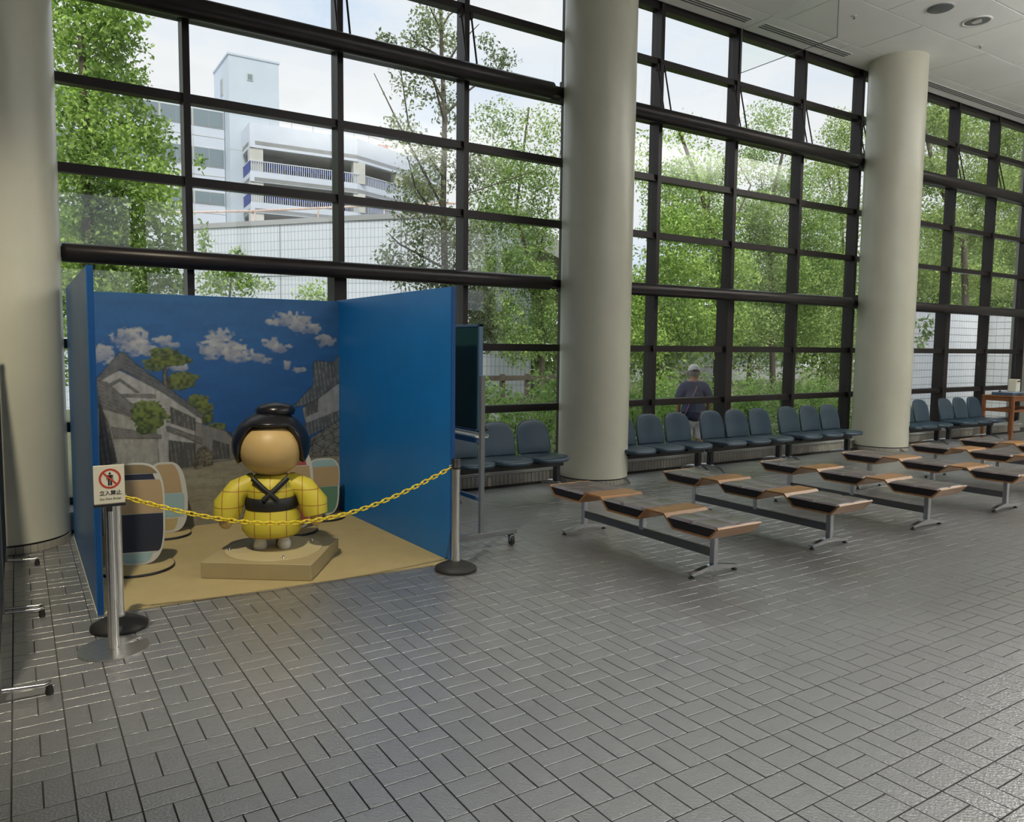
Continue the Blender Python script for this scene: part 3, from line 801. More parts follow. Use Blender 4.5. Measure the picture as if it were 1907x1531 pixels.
SHRUBS=[(9.68, 10.2, 0.77, 0.41, 0.44), (11.95, 11.6, 0.48, 0.48, 0.52), (12.55, 12.5, 0.9, 0.37, 0.29), (11.68, 10.2, 0.65, 0.44, 0.48), (14.8, 11.8, 0.55, 0.51, 0.57), (13.91, 10.2, 0.58, 0.46, 0.51), (17.66, 12.0, 0.46, 0.56, 0.62), (15.92, 10.2, 0.25, 0.36, 0.49), (6.72, 10.0, 0.6, 0.34, 0.39), (7.7, 10.4, 0.72, 0.35, 0.51), (7.33, 11.8, 0.69, 0.3, 0.4), (17.15, 9.3, 0.15, 0.27, 0.27)]
BACK_TREES=[(14.28, 21.0, 2.47, 1.98, 1.62), (20.91, 21.0, 3.44, 2.24, 2.24), (33.57, 27.0, 4.23, 3.15, 2.86), (31.19, 21.0, 3.84, 2.17, 2.9), (41.8, 22.0, 6.57, 2.57, 3.14), (49.94, 22.0, 7.12, 2.84, 3.78), (1.36, 20.0, 3.99, 1.37, 1.62)]
tree('broadleaf_tree', 'dense bright green broadleaf tree at the left edge of the window', TREE_LEFT, 0.075, 'leaf_bright', 0.12, 1.1, 11)
tree('feathery_tree', 'tall thin straight-trunked tree with sparse branches left of the middle column', TREE_CONIFER, 0.058, 'leaf_dull', 0.075, 1.35, 12, spread=0.3)
tree('young_tree', 'loose light green tree right behind the thin straight tree', TREE_THINLEAF, 0.068, 'leaf_mid', 0.07, 1.1, 13)
tree('maple_tree', 'green maple outside the left half of the middle window bay', TREE_MAPLEA, 0.078, 'leaf_bright', 0.12, 1.35, 14)
tree('garden_tree', 'dark trunked green tree outside the right half of the middle window bay', TREE_MAPLEB, 0.078, 'leaf_mid', 0.12, 1.35, 15)
tree('slender_tree', 'yellow-green tree beside the right column', TREE_YELLOW, 0.08, 'leaf_yellow', 0.11, 0.9, 16)
tree('spreading_tree', 'spreading yellow-green tree filling the far right window bay', TREE_RIGHT, 0.08, 'leaf_yellow', 0.14, 1.3, 17)
tree('sapling', 'small leafy sapling in front of the white tiled wall', TREE_SMALL, 0.12, 'leaf_mid', 0.02, 0.9, 18, spread=0.2)
tree('light_bush', 'light yellow-green bushy sapling in front of the curved tile wall', TREE_SPRIG, 0.07, 'leaf_bright', 0.03, 0.9, 19)
SHRUB_LABELS = ['rounded green shrub just right of the middle column', 'green shrub below the walking man', 'big-leaved bright shrub left of the walking man',
 'green shrub right of the walking man', 'green shrub behind the fifth and sixth blue chairs from the middle column', 'green shrub in the centre of the right half of the middle bay',
 'green shrub left of the right column, third from it', 'green shrub nearest the right column', 'green shrub behind the chalkboard stand',
 'green shrub against the left side of the middle column', 'green shrub partly hidden by the chalkboard', 'small shrub at the foot of the white tiled wall']
for i, (s, lab) in enumerate(zip(SHRUBS, SHRUB_LABELS)):
    x, y, z, rx, rz = s
    root = tag(empty('shrub', (x, y, -0.3)), lab, 'shrub', 'garden shrubs')
    me = leaf_mesh('foliage', [(0, 0, max(0.25, z*0.45+0.15), rx*1.1, max(0.3, z*0.45+0.15), 1.0), (0, 0, z+0.3, rx, rz, 1.0)], 0.07 if i != 2 else 0.12, M['leaf_shrub' if i != 2 else 'leaf_bright'], 0.8, 30+i, 0.2, 0.1)
    o = link('foliage', me, root); o['kind'] = 'stuff'
    mb = MB()
    for k in range(4):
        a = k*1.6
        mb.tube([(0, 0, 0), (0.2*rx*math.cos(a), 0.2*rx*math.sin(a), 0.3), (0.5*rx*math.cos(a), 0.5*rx*math.sin(a), z+0.2)], [0.018, 0.014, 0.006], 6)
    mb.build('stems', M['bark'], root)
BACK_LABELS = ['distant tree behind the loose light tree left of the middle column', 'distant tree just right of the middle column', 'distant tree behind the centre of the middle bay',
 'distant tree left of the right column', 'distant tree just right of the right column', 'distant tree at the far right edge', 'distant tree at the left, behind the broadleaf tree']
for i, (s, lab) in enumerate(zip(BACK_TREES, BACK_LABELS)):
    x, y, z, rx, rz = s
    bl = [(x, y, z, rx, rz, 0.7), (x+rx*0.5, y+0.5, z-rz*0.4, rx*0.7, rz*0.7, 0.7), (x-rx*0.5, y+0.6, z-rz*0.5, rx*0.7, rz*0.6, 0.7), (x, y, z*0.45, rx*0.9, z*0.4, 0.6)]
    tree('distant_tree', lab, (bl, [[(x, y, 0.3), (x+0.1, y, z*0.6), (x, y, z)], [(x, y, z*0.5), (x+rx*0.6, y, z)]]), 0.19, 'leaf_mid', 0.16, 1.3, 60+i, group='trees in the distance')

MURAL_POLYS=[
((0.34, 0.32, 0.24),[(46, 16), (47, 54), (108, 52), (135, 51), (167, 57), (273, 53), (273, -10)]),
((0.5, 0.5, 0.48),[(57, 133), (73, 139), (107, 120), (138, 96), (138, 54), (108, 51), (51, 53), (53, 130)]),
((0.25, 0.25, 0.24),[(132, 93), (158, 84), (166, 75), (166, 58), (131, 55)]),
((0.16, 0.17, 0.17),[(52, 130), (57, 134), (73, 154), (78, 153), (85, 145), (109, 125), (140, 99), (138, 95), (107, 119), (74, 140), (57, 130), (52, 125)]),
((0.2, 0.21, 0.21),[(65, 128), (73, 132), (88, 120), (85, 120), (73, 130), (66, 126)]),
((0.24, 0.24, 0.24),[(73, 119), (100, 118), (100, 115), (73, 117)]),
((0.42, 0.42, 0.38),[(53, 108), (92, 101), (100, 94), (102, 50), (51, 53)]),
((0.2, 0.2, 0.2),[(53, 132), (63, 129), (77, 115), (99, 96), (98, 94), (77, 101), (53, 110)]),
((0.22, 0.22, 0.21),[(65, 92), (104, 83), (104, 80), (67, 82)]),
((0.1, 0.1, 0.1),[(57, 111), (63, 96), (69, 62), (56, 59)]),
((0.09, 0.09, 0.09),[(112, 107), (132, 96), (132, 85), (112, 93)]),
((0.2, 0.2, 0.2),[(108, 90), (111, 90), (138, 78), (137, 73), (109, 86)]),
((0.08, 0.08, 0.08),[(110, 78), (132, 74), (131, 54), (110, 52)]),
((0.08, 0.08, 0.08),[(147, 76), (161, 71), (161, 59), (146, 59)]),
((0.2, 0.18, 0.14),[(130, 54), (134, 69), (140, 71), (147, 64), (146, 54), (131, 51)]),
((0.12, 0.13, 0.13),[(274, 161), (259, 145), (244, 147), (240, 145), (240, 124), (229, 113), (219, 103), (237, 105), (274, 130)]),
((0.36, 0.38, 0.4),[(244, 110), (274, 131), (274, 96), (232, 87), (229, 102)]),
((0.1, 0.1, 0.11),[(232, 105), (244, 110), (244, 98), (232, 94)]),
((0.13, 0.14, 0.14),[(274, 101), (274, 91), (233, 74), (228, 76), (232, 87)]),
((0.19, 0.19, 0.17),[(235, 72), (274, 94), (273, 54), (233, 55)]),
((0.13, 0.12, 0.1),[(106, 127), (107, 139), (112, 143), (110, 137), (110, 129), (113, 124), (110, 123)])]
MURAL_CLOUDS=[(79, 166, 10.8, 8.1), (89, 166, 9.5, 8.8), (86, 158, 13.5, 6.8), (94, 158, 8.1, 6.8), (108, 164, 8.1, 4.7), (116, 161, 5.4, 2.7), (154, 166, 12.2, 10.1), (148, 157, 12.2, 9.5), (162, 157, 14.9, 10.8), (170, 152, 14.9, 7.4), (186, 150, 8.1, 4.7), (195, 147, 6.8, 2.7), (215, 185, 12.2, 8.1), (227, 182, 13.5, 9.5), (240, 177, 8.1, 5.4), (201, 182, 6.8, 2.7), (199, 162, 8.1, 6.1), (208, 158, 6.8, 5.4), (217, 160, 5.4, 2.4), (252, 166, 9.5, 6.1), (215, 143, 4.1, 4.3), (226, 138, 6.8, 2.7), (62, 152, 8.1, 8.1), (67, 146, 4.1, 4.1), (120, 141, 8.1, 3.4)]
MURAL_PINES=[(108, 153, 12.2, 5.4), (101, 144, 10.1, 6.1), (120, 147, 10.1, 4.7), (110, 146, 10.8, 4.1), (123, 132, 13.5, 5.4), (120, 127, 12.2, 6.1), (135, 111, 9.5, 6.8), (140, 103, 8.1, 9.5), (142, 95, 5.4, 4.1), (94, 106, 12.8, 7.4), (96, 99, 14.9, 8.1), (94, 91, 10.1, 6.8), (151, 88, 8.1, 4.1)]
MURAL_DARK=[(162, 70, 5.4, 10.8), (157, 81, 6.8, 3.4)]

# ================================================================== PHOTO BOOTH
bo = tag(empty('photo_booth', (1.55, 5.9, 0)), 'three-sided blue photo booth with a painted old-town backdrop', 'booth')
LB = (-1.55, -5.9, 0)
lp = MB().bbox(0.355, 0.392, 4.885, 6.97, 0.0, 2.055, 0.003).build('side_panel', M['blue'], bo, LB)
MB().box(0.352, 0.355, 4.885, 6.97, 0.0, 0.014).build('base_strip', M['cream'], lp)
mb = MB(); mb.prism([(2.722, 4.84), (2.757, 4.842), (2.697, 6.97), (2.660, 6.97)], 0.0, 2.045, 'z')
mb.build('side_panel', M['blue'], bo, LB)
mb = MB().box(0.3925, 2.66, 6.932, 6.968, 0.0, 2.035); bp_ = mb.build('back_panel', M['blue'], bo, LB)
mb = MB().prism([(0.3925, 4.885), (2.72, 4.80), (2.657, 6.931), (0.3925, 6.931)], 0.0005, 0.006)
mb.build('floor_mat', M['mat'], bo, LB)
MB().bbox(0.360, 0.388, 4.876, 4.8855, 0.0, 2.054, 0.001).build('panel_edge', M['bluedk'], bo, LB)
MB().bbox(2.7235, 2.756, 4.831, 4.842, 0.0, 2.044, 0.001).build('panel_edge', M['bluedk'], bo, LB)
# mural painted point by point on a fine grid
def paint_mural(w=330, h=296):
    X = np.linspace(39.3, 265.7, w); Z = np.linspace(0.7, 203.2, h)
    gx, gz = np.meshgrid(X, Z)
    rg = np.random.default_rng(5)
    def vnoise(sx, sz, seed):
        r = np.random.default_rng(seed)
        nx, nz = int(230/sx)+3, int(210/sz)+3
        g = r.random((nz, nx))
        fx = (gx-39)/sx; fz = gz/sz
        ix = np.clip(fx.astype(int), 0, nx-2); iz = np.clip(fz.astype(int), 0, nz-2)
        tx = fx-ix; tz = fz-iz
        tx = tx*tx*(3-2*tx); tz = tz*tz*(3-2*tz)
        return (g[iz, ix]*(1-tx)+g[iz, ix+1]*tx)*(1-tz)+(g[iz+1, ix]*(1-tx)+g[iz+1, ix+1]*tx)*tz
    fine = vnoise(1.6, 1.6, 1)*0.5+vnoise(4, 4, 2)*0.5
    C = np.zeros((h, w, 3))
    k = np.clip((gz-60)/140, 0, 1)[..., None]
    C[:] = np.array([0.006, 0.10, 0.37])*(1-k)+np.array([0.035, 0.155, 0.40])*k
    C *= (0.9+0.2*vnoise(18, 5, 3))[..., None]
    C[gz < 63] = (0.30, 0.285, 0.22)
    for cx, cz, rx, rz in MURAL_CLOUDS:
        d = ((gx-cx)/rx)**2+((gz-cz)/rz)**2+(vnoise(3.2, 2.4, 11)-0.5)*1.5+(vnoise(1.5, 1.2, 12)-0.5)*0.5
        a = np.clip((1.1-d)*1.25, 0, 0.8)[..., None]
        shade = np.clip(0.5+0.5*(gz-cz)/rz+(vnoise(5, 5, 13)-0.5)*0.9, 0, 1)[..., None]
        c = np.array([0.27, 0.31, 0.43])*(1-shade)+np.array([0.60, 0.61, 0.60])*shade
        C = C*(1-a)+c*a
    def inside(poly):
        m = np.zeros(gx.shape, bool); n = len(poly)
        for i in range(n):
            x0, z0 = poly[i]; x1, z1 = poly[(i+1) % n]
            if z0 == z1: continue
            cnd = ((z0 > gz) != (z1 > gz)) & (gx < (x1-x0)*(gz-z0)/(z1-z0)+x0)
            m ^= cnd
        return m
    def edge_d(poly):
        d = np.full(gx.shape, 1e9); n = len(poly)
        for i in range(n):
            a = np.array(poly[i], float); b = np.array(poly[(i+1) % n], float); e = b-a
            L = (e*e).sum()
            if L == 0: continue
            t = np.clip(((gx-a[0])*e[0]+(gz-a[1])*e[1])/L, 0, 1)
            d = np.minimum(d, np.hypot(gx-a[0]-t*e[0], gz-a[1]-t*e[1]))
        return d
    def pines(L, c1, c2):
        nonlocal C
        for cx, cz, rx, rz in L:
            d = ((gx-cx)/rx)**2+((gz-cz)/rz)**2+(vnoise(2.2, 1.6, 21)-0.5)*0.9
            a = (d < 1.0)[..., None]*0.95
            s = np.clip(vnoise(2.5, 2.0, 23)*1.2-0.15+0.3*(gz-cz)/rz, 0, 1)[..., None]
            C = C*(1-a)+(np.array(c1)*(1-s)+np.array(c2)*s)*a
    front_pines = MURAL_PINES[9:12]
    pines(MURAL_PINES[:9]+MURAL_PINES[12:], (0.035, 0.06, 0.02), (0.20, 0.25, 0.06))
    pines(MURAL_DARK, (0.02, 0.03, 0.02), (0.07, 0.09, 0.06))
    for i, (c, poly) in enumerate(MURAL_POLYS):
        m = inside(poly)
        streak = vnoise(2.2, 9, 40+i) if i else vnoise(16, 1.5, 40)
        f = 0.72+0.5*(0.6*streak+0.4*fine)
        col = np.array(c)[None, None]*f[..., None]
        a = m[..., None]*0.94
        C = C*(1-a)+col*a
        if i:
            e = np.clip(1-edge_d(poly)/0.9, 0, 1)*(0.35+0.5*vnoise(5, 5, 77))
            C *= (1-0.8*np.clip(e, 0, 1))[..., None]
        if c[0] < 0.14 and i:           # lattice strokes in the dark openings and roofs
            lines = (np.abs(((gx*0.9+gz*0.1) % 3.2)-1.6) < 0.45) & m & (vnoise(3, 6, 90+i) > 0.4)
            C[lines] *= 1.9
        elif c[0] < 0.21 and i:
            lines = (np.abs(((gz+gx*0.55) % 3.0)-1.5) < 0.4) & m & (vnoise(4, 4, 90+i) > 0.45)
            C[lines] *= 0.55
    # rubble stones
    for idx in (14, 19):
        m = inside(MURAL_POLYS[idx][1])
        px = rg.random((46, 2))
        bb = np.array(MURAL_POLYS[idx][1]); lo = bb.min(0); hi = bb.max(0)
        q = lo+px*(hi-lo)
        d = np.stack([np.hypot(gx-a, (gz-b)*1.2) for a, b in q]); d.sort(0)
        g = np.clip((d[1]-d[0])/1.2, 0, 1)
        C[m] *= (0.35+0.9*g)[m][:, None]
    pines(front_pines, (0.035, 0.07, 0.02), (0.22, 0.30, 0.07))
    C *= (0.92+0.16*fine)[..., None]
    C *= 0.66
    V = np.stack([gx/100, np.full(gx.shape, 6.931), gz/100], -1).reshape(-1, 3)
    idx = np.arange(w*h).reshape(h, w)
    F = np.stack([idx[:-1, :-1], idx[:-1, 1:], idx[1:, 1:], idx[1:, :-1]], -1).reshape(-1, 4)
    me = bpy.data.meshes.new('mural')
    me.vertices.add(len(V)); me.vertices.foreach_set('co', V.astype(np.float32).ravel())
    me.loops.add(F.size); me.loops.foreach_set('vertex_index', F.astype(np.int32).ravel())
    me.polygons.add(len(F)); me.polygons.foreach_set('loop_start', np.arange(len(F), dtype=np.int32)*4)
    a = me.attributes.new('paint', 'FLOAT_COLOR', 'POINT')
    a.data.foreach_set('color', np.concatenate([C.reshape(-1, 3), np.ones((w*h, 1))], 1).astype(np.float32).ravel())
    me.update(calc_edges=True)
    m = bpy.data.materials.new('painted_mural'); m.use_nodes = True
    t = m.node_tree; at = N(t, 'ShaderNodeAttribute'); at.attribute_name = 'paint'
    t.links.new(at.outputs['Color'], t.nodes['Principled BSDF'].inputs['Base Color'])
    t.nodes['Principled BSDF'].inputs['Roughness'].default_value = 0.5
    me.materials.append(m)
    return me
link('mural', paint_mural(), bp_, (0, 0, 0), 0, 'painted old street with tiled houses, pines and clouds')

# pedestal, turned a little, with a round plate and three bolts
pd = tag(empty('pedestal', (1.562, 5.408, 0.006), math.radians(-34.7)), 'low square tan pedestal with a round plate inside the blue booth', 'pedestal')
MB().bbox(-0.384, 0.384, -0.384, 0.384, 0.0, 0.115, 0.004).build('body', M['pedestal'], pd)
MB().lathe([(0.345, 0.1152), (0.345, 0.121), (0.343, 0.123)], 64).build('round_plate', mat('light_tan_plate', (0.50, 0.42, 0.225), 0.55, var=0.03), pd)
for a in (200, 300, 45, 120):
    MB().lathe([(0.011, 0.123), (0.011, 0.128), (0.006, 0.131), (0.005, 0.143)], 12).build('bolt', M['steel'], pd, (0.31*math.cos(math.radians(a)), 0.31*math.sin(math.radians(a)), 0))

# plain doll statue standing in for the figure of the photograph
sx_, sy_, sz_ = 1.555, 5.42, 0.130
stt = tag(empty('doll_statue', (sx_, sy_, sz_), math.radians(-20)), 'plain faceless doll statue in a yellow robe with black sash, on the tan pedestal', 'statue')
Y_ROBE = mat('yellow_checked_robe', (0.60, 0.50, 0.045), 0.5)
t_ = Y_ROBE.node_tree; b_ = t_.nodes['Principled BSDF']
tcn = N(t_, 'ShaderNodeTexCoord'); sep = N(t_, 'ShaderNodeSeparateXYZ'); t_.links.new(tcn.outputs['Object'], sep.inputs[0])
prev = None
for ax_ in ('X', 'Z'):
    pp = N(t_, 'ShaderNodeMath', operation='PINGPONG'); pp.inputs[1].default_value = 0.055
    t_.links.new(sep.outputs[ax_], pp.inputs[0])
    lt = N(t_, 'ShaderNodeMath', operation='LESS_THAN'); lt.inputs[1].default_value = 0.0028
    t_.links.new(pp.outputs[0], lt.inputs[0])
    if prev is None: prev = lt
    else:
        mx_ = N(t_, 'ShaderNodeMath', operation='MAXIMUM'); t_.links.new(prev.outputs[0], mx_.inputs[0]); t_.links.new(lt.outputs[0], mx_.inputs[1]); prev = mx_
mc = N(t_, 'ShaderNodeMix', data_type='RGBA'); mc.inputs['A'].default_value = (0.60, 0.50, 0.045, 1); mc.inputs['B'].default_value = (0.32, 0.13, 0.02, 1)
t_.links.new(prev.outputs[0], mc.inputs['Factor']); t_.links.new(mc.outputs['Result'], b_.inputs['Base Color'])
SKIN_D = mat('tan_wood_doll', (0.56, 0.385, 0.15), 0.45)
HAIR_D = mat('black_lacquer', (0.012, 0.012, 0.014), 0.25)
mb = MB(); mb.lathe([(0.10, 0.10), (0.185, 0.105), (0.215, 0.15), (0.21, 0.22), (0.185, 0.30)], 40)
mb.build('skirt', Y_ROBE, stt)
MB().lathe([(0.185, 0.30), (0.19, 0.305), (0.19, 0.385), (0.182, 0.39)], 40).build('sash', M['ink'], stt)
MB().lathe([(0.178, 0.388), (0.185, 0.44), (0.165, 0.51), (0.11, 0.545)], 40).build('robe_top', Y_ROBE, stt)
mb = MB()
for s in (1, -1):
    mb.tube([(s*0.12, -0.135, 0.535), (s*0.05, -0.172, 0.47), (-s*0.05, -0.186, 0.385)], [0.02, 0.021, 0.018], 8)
mb.build('collar', M['ink'], stt)
for s in (-1, 1):
    mb = MB(); mb.tube([(s*0.11, 0, 0.49), (s*0.23, -0.03, 0.44), (s*0.30, -0.06, 0.33), (s*0.315, -0.07, 0.25)], [0.075, 0.085, 0.105, 0.085], 20)
    mb.build('sleeve', Y_ROBE, stt)
    MB().lathe([(0.02, -0.055), (0.045, -0.03), (0.048, 0.0), (0.04, 0.03), (0.02, 0.04)], 16, Matrix.Translation((s*0.315, -0.075, 0.225))).build('hand', SKIN_D, stt)
    mb = MB(); mb.lathe([(0.042, 0.0), (0.05, 0.02), (0.045, 0.05), (0.036, 0.07), (0.036, 0.12)], 20, Matrix.Translation((s*0.085, -0.02, 0.0)))
    mb.build('foot', M['white'], stt)
MB().bbox(0.02, 0.055, 0.03, 0.06, 0.0, 0.14, 0.003).build('support_post', M['pedestal'], stt)
prof = [(0.05, 0.515)]+[(0.232*math.sin(a), 0.735-0.205*math.cos(a)) for a in [0.35+k*(PI-0.45)/14 for k in range(15)]]
MB().lathe(prof, 40).build('head', SKIN_D, stt)
hv = MB()
def hair_pt(th, ph, r): return (r*1.06*math.sin(ph)*math.cos(th), 0.01+r*math.sin(ph)*math.sin(th), 0.755+r*0.95*math.cos(ph))
n1, n2 = 48, 16
vs = []; fs = []
for i in range(n1):
    th = 2*PI*i/n1
    fr = max(0, -math.sin(th))                   # front of the head
    lim = 2.05-1.2*min(1, max(0, (fr-0.45)/0.3))
    for j in range(n2):
        vs.append(hair_pt(th, 0.02+lim*j/(n2-1), 0.247))
for i in range(n1):
    for j in range(n2-1):
        fs.append((i*n2+j, ((i+1) % n1)*n2+j, ((i+1) % n1)*n2+j+1, i*n2+j+1))
hv.add(vs, fs, True); hv.add(vs, [tuple(i*n2 for i in range(n1))], True)
ho = hv.build('hair', HAIR_D, stt)
sm = ho.modifiers.new('thick', 'SOLIDIFY'); sm.thickness = 0.03; sm.offset = 0
MB().lathe([(0.06, 0.955), (0.135, 0.975), (0.145, 1.01), (0.11, 1.045), (0.03, 1.06)], 32, Matrix.Translation((0.03, 0.05, 0))).build('hair_bun', HAIR_D, stt)

# plain painted cut-outs on round feet
NAVY = mat('navy_print', (0.02, 0.025, 0.045), 0.6); TANP = mat('tan_print', (0.40, 0.29, 0.16), 0.6)
BRN = mat('brown_print', (0.22, 0.17, 0.09), 0.6); AQUA = mat('pale_blue_print', (0.28, 0.42, 0.44), 0.6)
GRN = mat('green_print', (0.10, 0.22, 0.15), 0.6); PINKR = mat('dull_red_print', (0.34, 0.07, 0.06), 0.6)
def blob_outline(w, h, top, n=40, waist=0.0):
    pts = []
    for k in range(n):
        a = 2*PI*k/n
        c, s_ = math.cos(a), math.sin(a)
        e = 0.62
        x = w/2*abs(c)**e*(1 if c >= 0 else -1)
        z = h/2+h/2*abs(s_)**e*(1 if s_ >= 0 else -1)
        x *= (1-waist*math.sin(PI*z/h)**2)*(top if z > h*0.5 else 1.0)**((z-h*0.5)/(h*0.5) if z > h*0.5 else 0)
        pts.append((x, z))
    return pts
def standee(x, y, rz, r, w, h, bands, label, top=1.0, waist=0.0):
    t = tag(empty('cutout_standee', (x, y, 0.0065), rz), label, 'standee', 'cut-out standees in the booth')
    d = MB().lathe([(r, 0.0), (r, 0.016), (r-0.003, 0.018)], 48).build('base_disc', M['black'], t)
    MB().lathe([(r-0.006, 0.0181), (r-0.006, 0.0195)], 48).build('disc_top', M['mat'], d)
    ol = blob_outline(w, h, top, waist=waist)
    bd = MB().prism([(a, 0.020+b) for a, b in ol], -0.006, 0.006, 'y').build('board', M['print'], t)
    for m, z0, z1, k in bands:
        pts = [(a*0.94*k, min(max(b*0.97+0.01, z0*h), z1*h)) for a, b in ol]
        q = []
        for p in pts:
            if not q or (abs(p[0]-q[-1][0])+abs(p[1]-q[-1][1])) > 1e-4: q.append(p)
        MB().prism([(a, 0.020+b) for a, b in q], -0.0075, -0.0062, 'y').build('painted_panel', m, bd)
    return t
standee(0.68, 5.80, math.radians(-12), 0.26, 0.40, 0.74, [(AQUA, 0.02, 0.12, 0.75), (NAVY, 0.13, 0.50, 1.0), (TANP, 0.505, 0.83, 1.0), (NAVY, 0.835, 0.89, 0.8), (BRN, 0.895, 0.99, 1.0)], 'plain rounded navy and tan cut-out at the front left of the booth', 1.05)
standee(1.03, 6.70, math.radians(-8), 0.195, 0.34, 0.60, [(M['mat'], 0.03, 0.2, 0.6), (AQUA, 0.22, 0.55, 0.9), (TANP, 0.56, 0.97, 0.8)], 'small pale blue and tan cut-out at the back left of the booth', 0.85)
standee(2.40, 6.68, math.radians(-5), 0.20, 0.30, 0.54, [(GRN, 0.04, 0.5, 0.95), (TANP, 0.51, 0.85, 1.0), (AQUA, 0.855, 0.97, 0.95)], 'small green and tan cut-out at the back right corner of the booth', 1.15)
standee(2.00, 6.30, math.radians(-5), 0.20, 0.34, 0.70, [(PINKR, 0.04, 0.3, 0.9), (M['print'], 0.31, 0.5, 0.9), (TANP, 0.51, 0.78, 0.9), (PINKR, 0.79, 0.96, 0.75)], 'dull red and tan cut-out behind the statue', 0.95)

# ================================================================== BARRIER POSTS, CHAIN, SIGN
def barrier(x, y, label, group='barrier posts'):
    t = tag(empty('barrier_post', (x, y, 0.0005)), label, 'barrier post', group)
    MB().lathe([(0.148, 0.0), (0.152, 0.006), (0.150, 0.022), (0.10, 0.048), (0.045, 0.062), (0.04, 0.068)], 48).build('base', M['rubber'], t)
    MB().lathe([(0.029, 0.068), (0.029, 0.748)], 28).build('tube', M['steel'], t)
    MB().lathe([(0.034, 0.066), (0.034, 0.085)], 28).build('collar', M['steel'], t)
    MB().lathe([(0.031, 0.735), (0.036, 0.738), (0.036, 0.752), (0.033, 0.755), (0.033, 0.806), (0.030, 0.810)], 28).build('cap', M['black'], t)
    MB().tube([(0.03*math.cos(a)*0.6+(0.04 if x < 1 else -0.04), 0, 0.755+0.011*math.sin(a)) for a in [2*PI*k/10 for k in range(10)]], 0.003, 6, True).build('hook', M['chrome'], t)
    return t
P0, P1 = Vector((0.445, 4.62, 0.752)), Vector((2.655, 4.635, 0.752))
barrier(P0.x, P0.y, 'chrome barrier post with black dome base half hidden behind the sign')
barrier(P1.x, P1.y, 'chrome barrier post with black dome base at the right front of the booth')
ch = tag(empty('barrier_chain', tuple(P0)), 'yellow plastic chain sagging between the two barrier posts', 'chain')
A0 = Vector((P0.x+0.05, P0.y, 0.745)); A1 = Vector((P1.x-0.05, P1.y, 0.745))
span = A1.x-A0.x; sag = 0.262
def cz(s): return 0.745-sag*(1-(2*s-1)**2)*(0.82+0.18*(1-(2*s-1)**2))
S = [0.0]; pts = [Vector((A0.x, A0.y, cz(0)))]
for i in range(1, 1001):
    s = i/1000; p = A0.lerp(A1, s); p.z = cz(s); S.append(S[-1]+(p-pts[-1]).length); pts.append(p)
ntot = 55; pitch = S[-1]/ntot
lk = MB(); nn = 18
lk.tube([((0.0145 if abs(math.cos(a)) > 0 else 0)*math.copysign(1, math.cos(a))*min(1, abs(math.cos(a))*3)+0.0125*math.cos(a), 0.0115*math.sin(a), 0) for a in [2*PI*(k+0.5)/nn for k in range(nn)]], 0.0042, 7, True)
lk = lk.mesh('link', M['yellow'])
for i in range(ntot):
    d = (i+0.5)*pitch; j = next(q for q in range(1001) if S[q] >= d)
    p = pts[j]; tg = (pts[min(j+2, 1000)]-pts[max(j-2, 0)]).normalized()
    o = link('link', lk, ch, p-P0)
    q = tg.to_track_quat('X', 'Z')
    o.rotation_mode = 'QUATERNION'
    from mathutils import Quaternion
    o.rotation_quaternion = q @ Quaternion((1, 0, 0), math.radians(55 if i % 2 else -35))

ss = tag(empty('sign_stand', (0.385, 4.30, 0.0005)), 'chrome sign stand with round plate foot and a no entry sign on top', 'sign stand')
base = MB()
n = 72; ring = []
for k in range(n+1):                       # round plate with a slot towards the back right
    a = math.radians(32)+(2*PI-math.radians(14))*k/n
    ring.append((0.172*math.cos(a), 0.172*math.sin(a)))
ring += [(0.045*math.cos(math.radians(15)), 0.045*math.sin(math.radians(15))), (0.05*math.cos(math.radians(45)), 0.05*math.sin(math.radians(45)))]
base.prism(ring, 0.0, 0.007)
base.build('foot_plate', M['steel'], ss)
MB().lathe([(0.0245, 0.007), (0.0245, 0.775)], 28, Matrix.Translation((0, 0.0, 0))).build('tube', M['steel'], ss)
mb = MB()
for k in range(6):
    a = PI+k*PI/5
    mb.tube([(0.0245*math.cos(a), 0.0245*math.sin(a), 0.01), (0.0245*math.cos(a), 0.0245*math.sin(a), 0.77)], 0.0022, 6)
mb.build('flutes', M['steel'], ss)
MB().bbox(-0.075, 0.075, -0.030, -0.005, 0.766, 0.782, 0.002).bbox(-0.012, 0.012, -0.03, 0.012, 0.74, 0.768, 0.002).build('holder', M['black'], ss)
plate = MB().bbox(-0.073, 0.073, -0.026, -0.018, 0.782, 0.982, 0.0012).build('sign_plate', M['cream'], ss, (0, 0, 0), 0, 'cream plate reading 立入禁止, Do Not Enter, with a crossed-out figure')
FY = -0.0262
def flat(poly, m, name, d0=-0.0269):
    MB().prism(poly, d0, FY, 'y').build(name, m, plate)
cx_, cz_ = 0.004, 0.912
mb = MB(); R0, R1 = 0.052, 0.042; vs = []; fs = []
for k in range(64):
    a = 2*PI*k/64
    for r, d in ((R0, FY), (R1, FY), (R1, FY-0.0007), (R0, FY-0.0007)):
        vs.append((cx_+r*math.cos(a), d, cz_+r*math.sin(a)))
for k in range(64):
    b = ((k+1) % 64)*4
    for j in range(4): fs.append((k*4+j, b+j, b+(j+1) % 4, k*4+(j+1) % 4))
mb.add(vs, fs)
w_ = 0.0045; r_ = 0.045; c45 = math.cos(PI/4)
def rot45(p): return (cx_+(p[0]+p[1])*c45, cz_+(-p[0]+p[1])*c45)
mb.prism([rot45(p) for p in ((-r_, -w_), (r_, -w_), (r_, w_), (-r_, w_))], FY-0.0009, FY, 'y')
mb.build('prohibition_ring', M['red'], plate)
mb = MB()
def P_(pts): mb.prism([(cx_+a, cz_+b) for a, b in pts], FY-0.0005, FY, 'y')
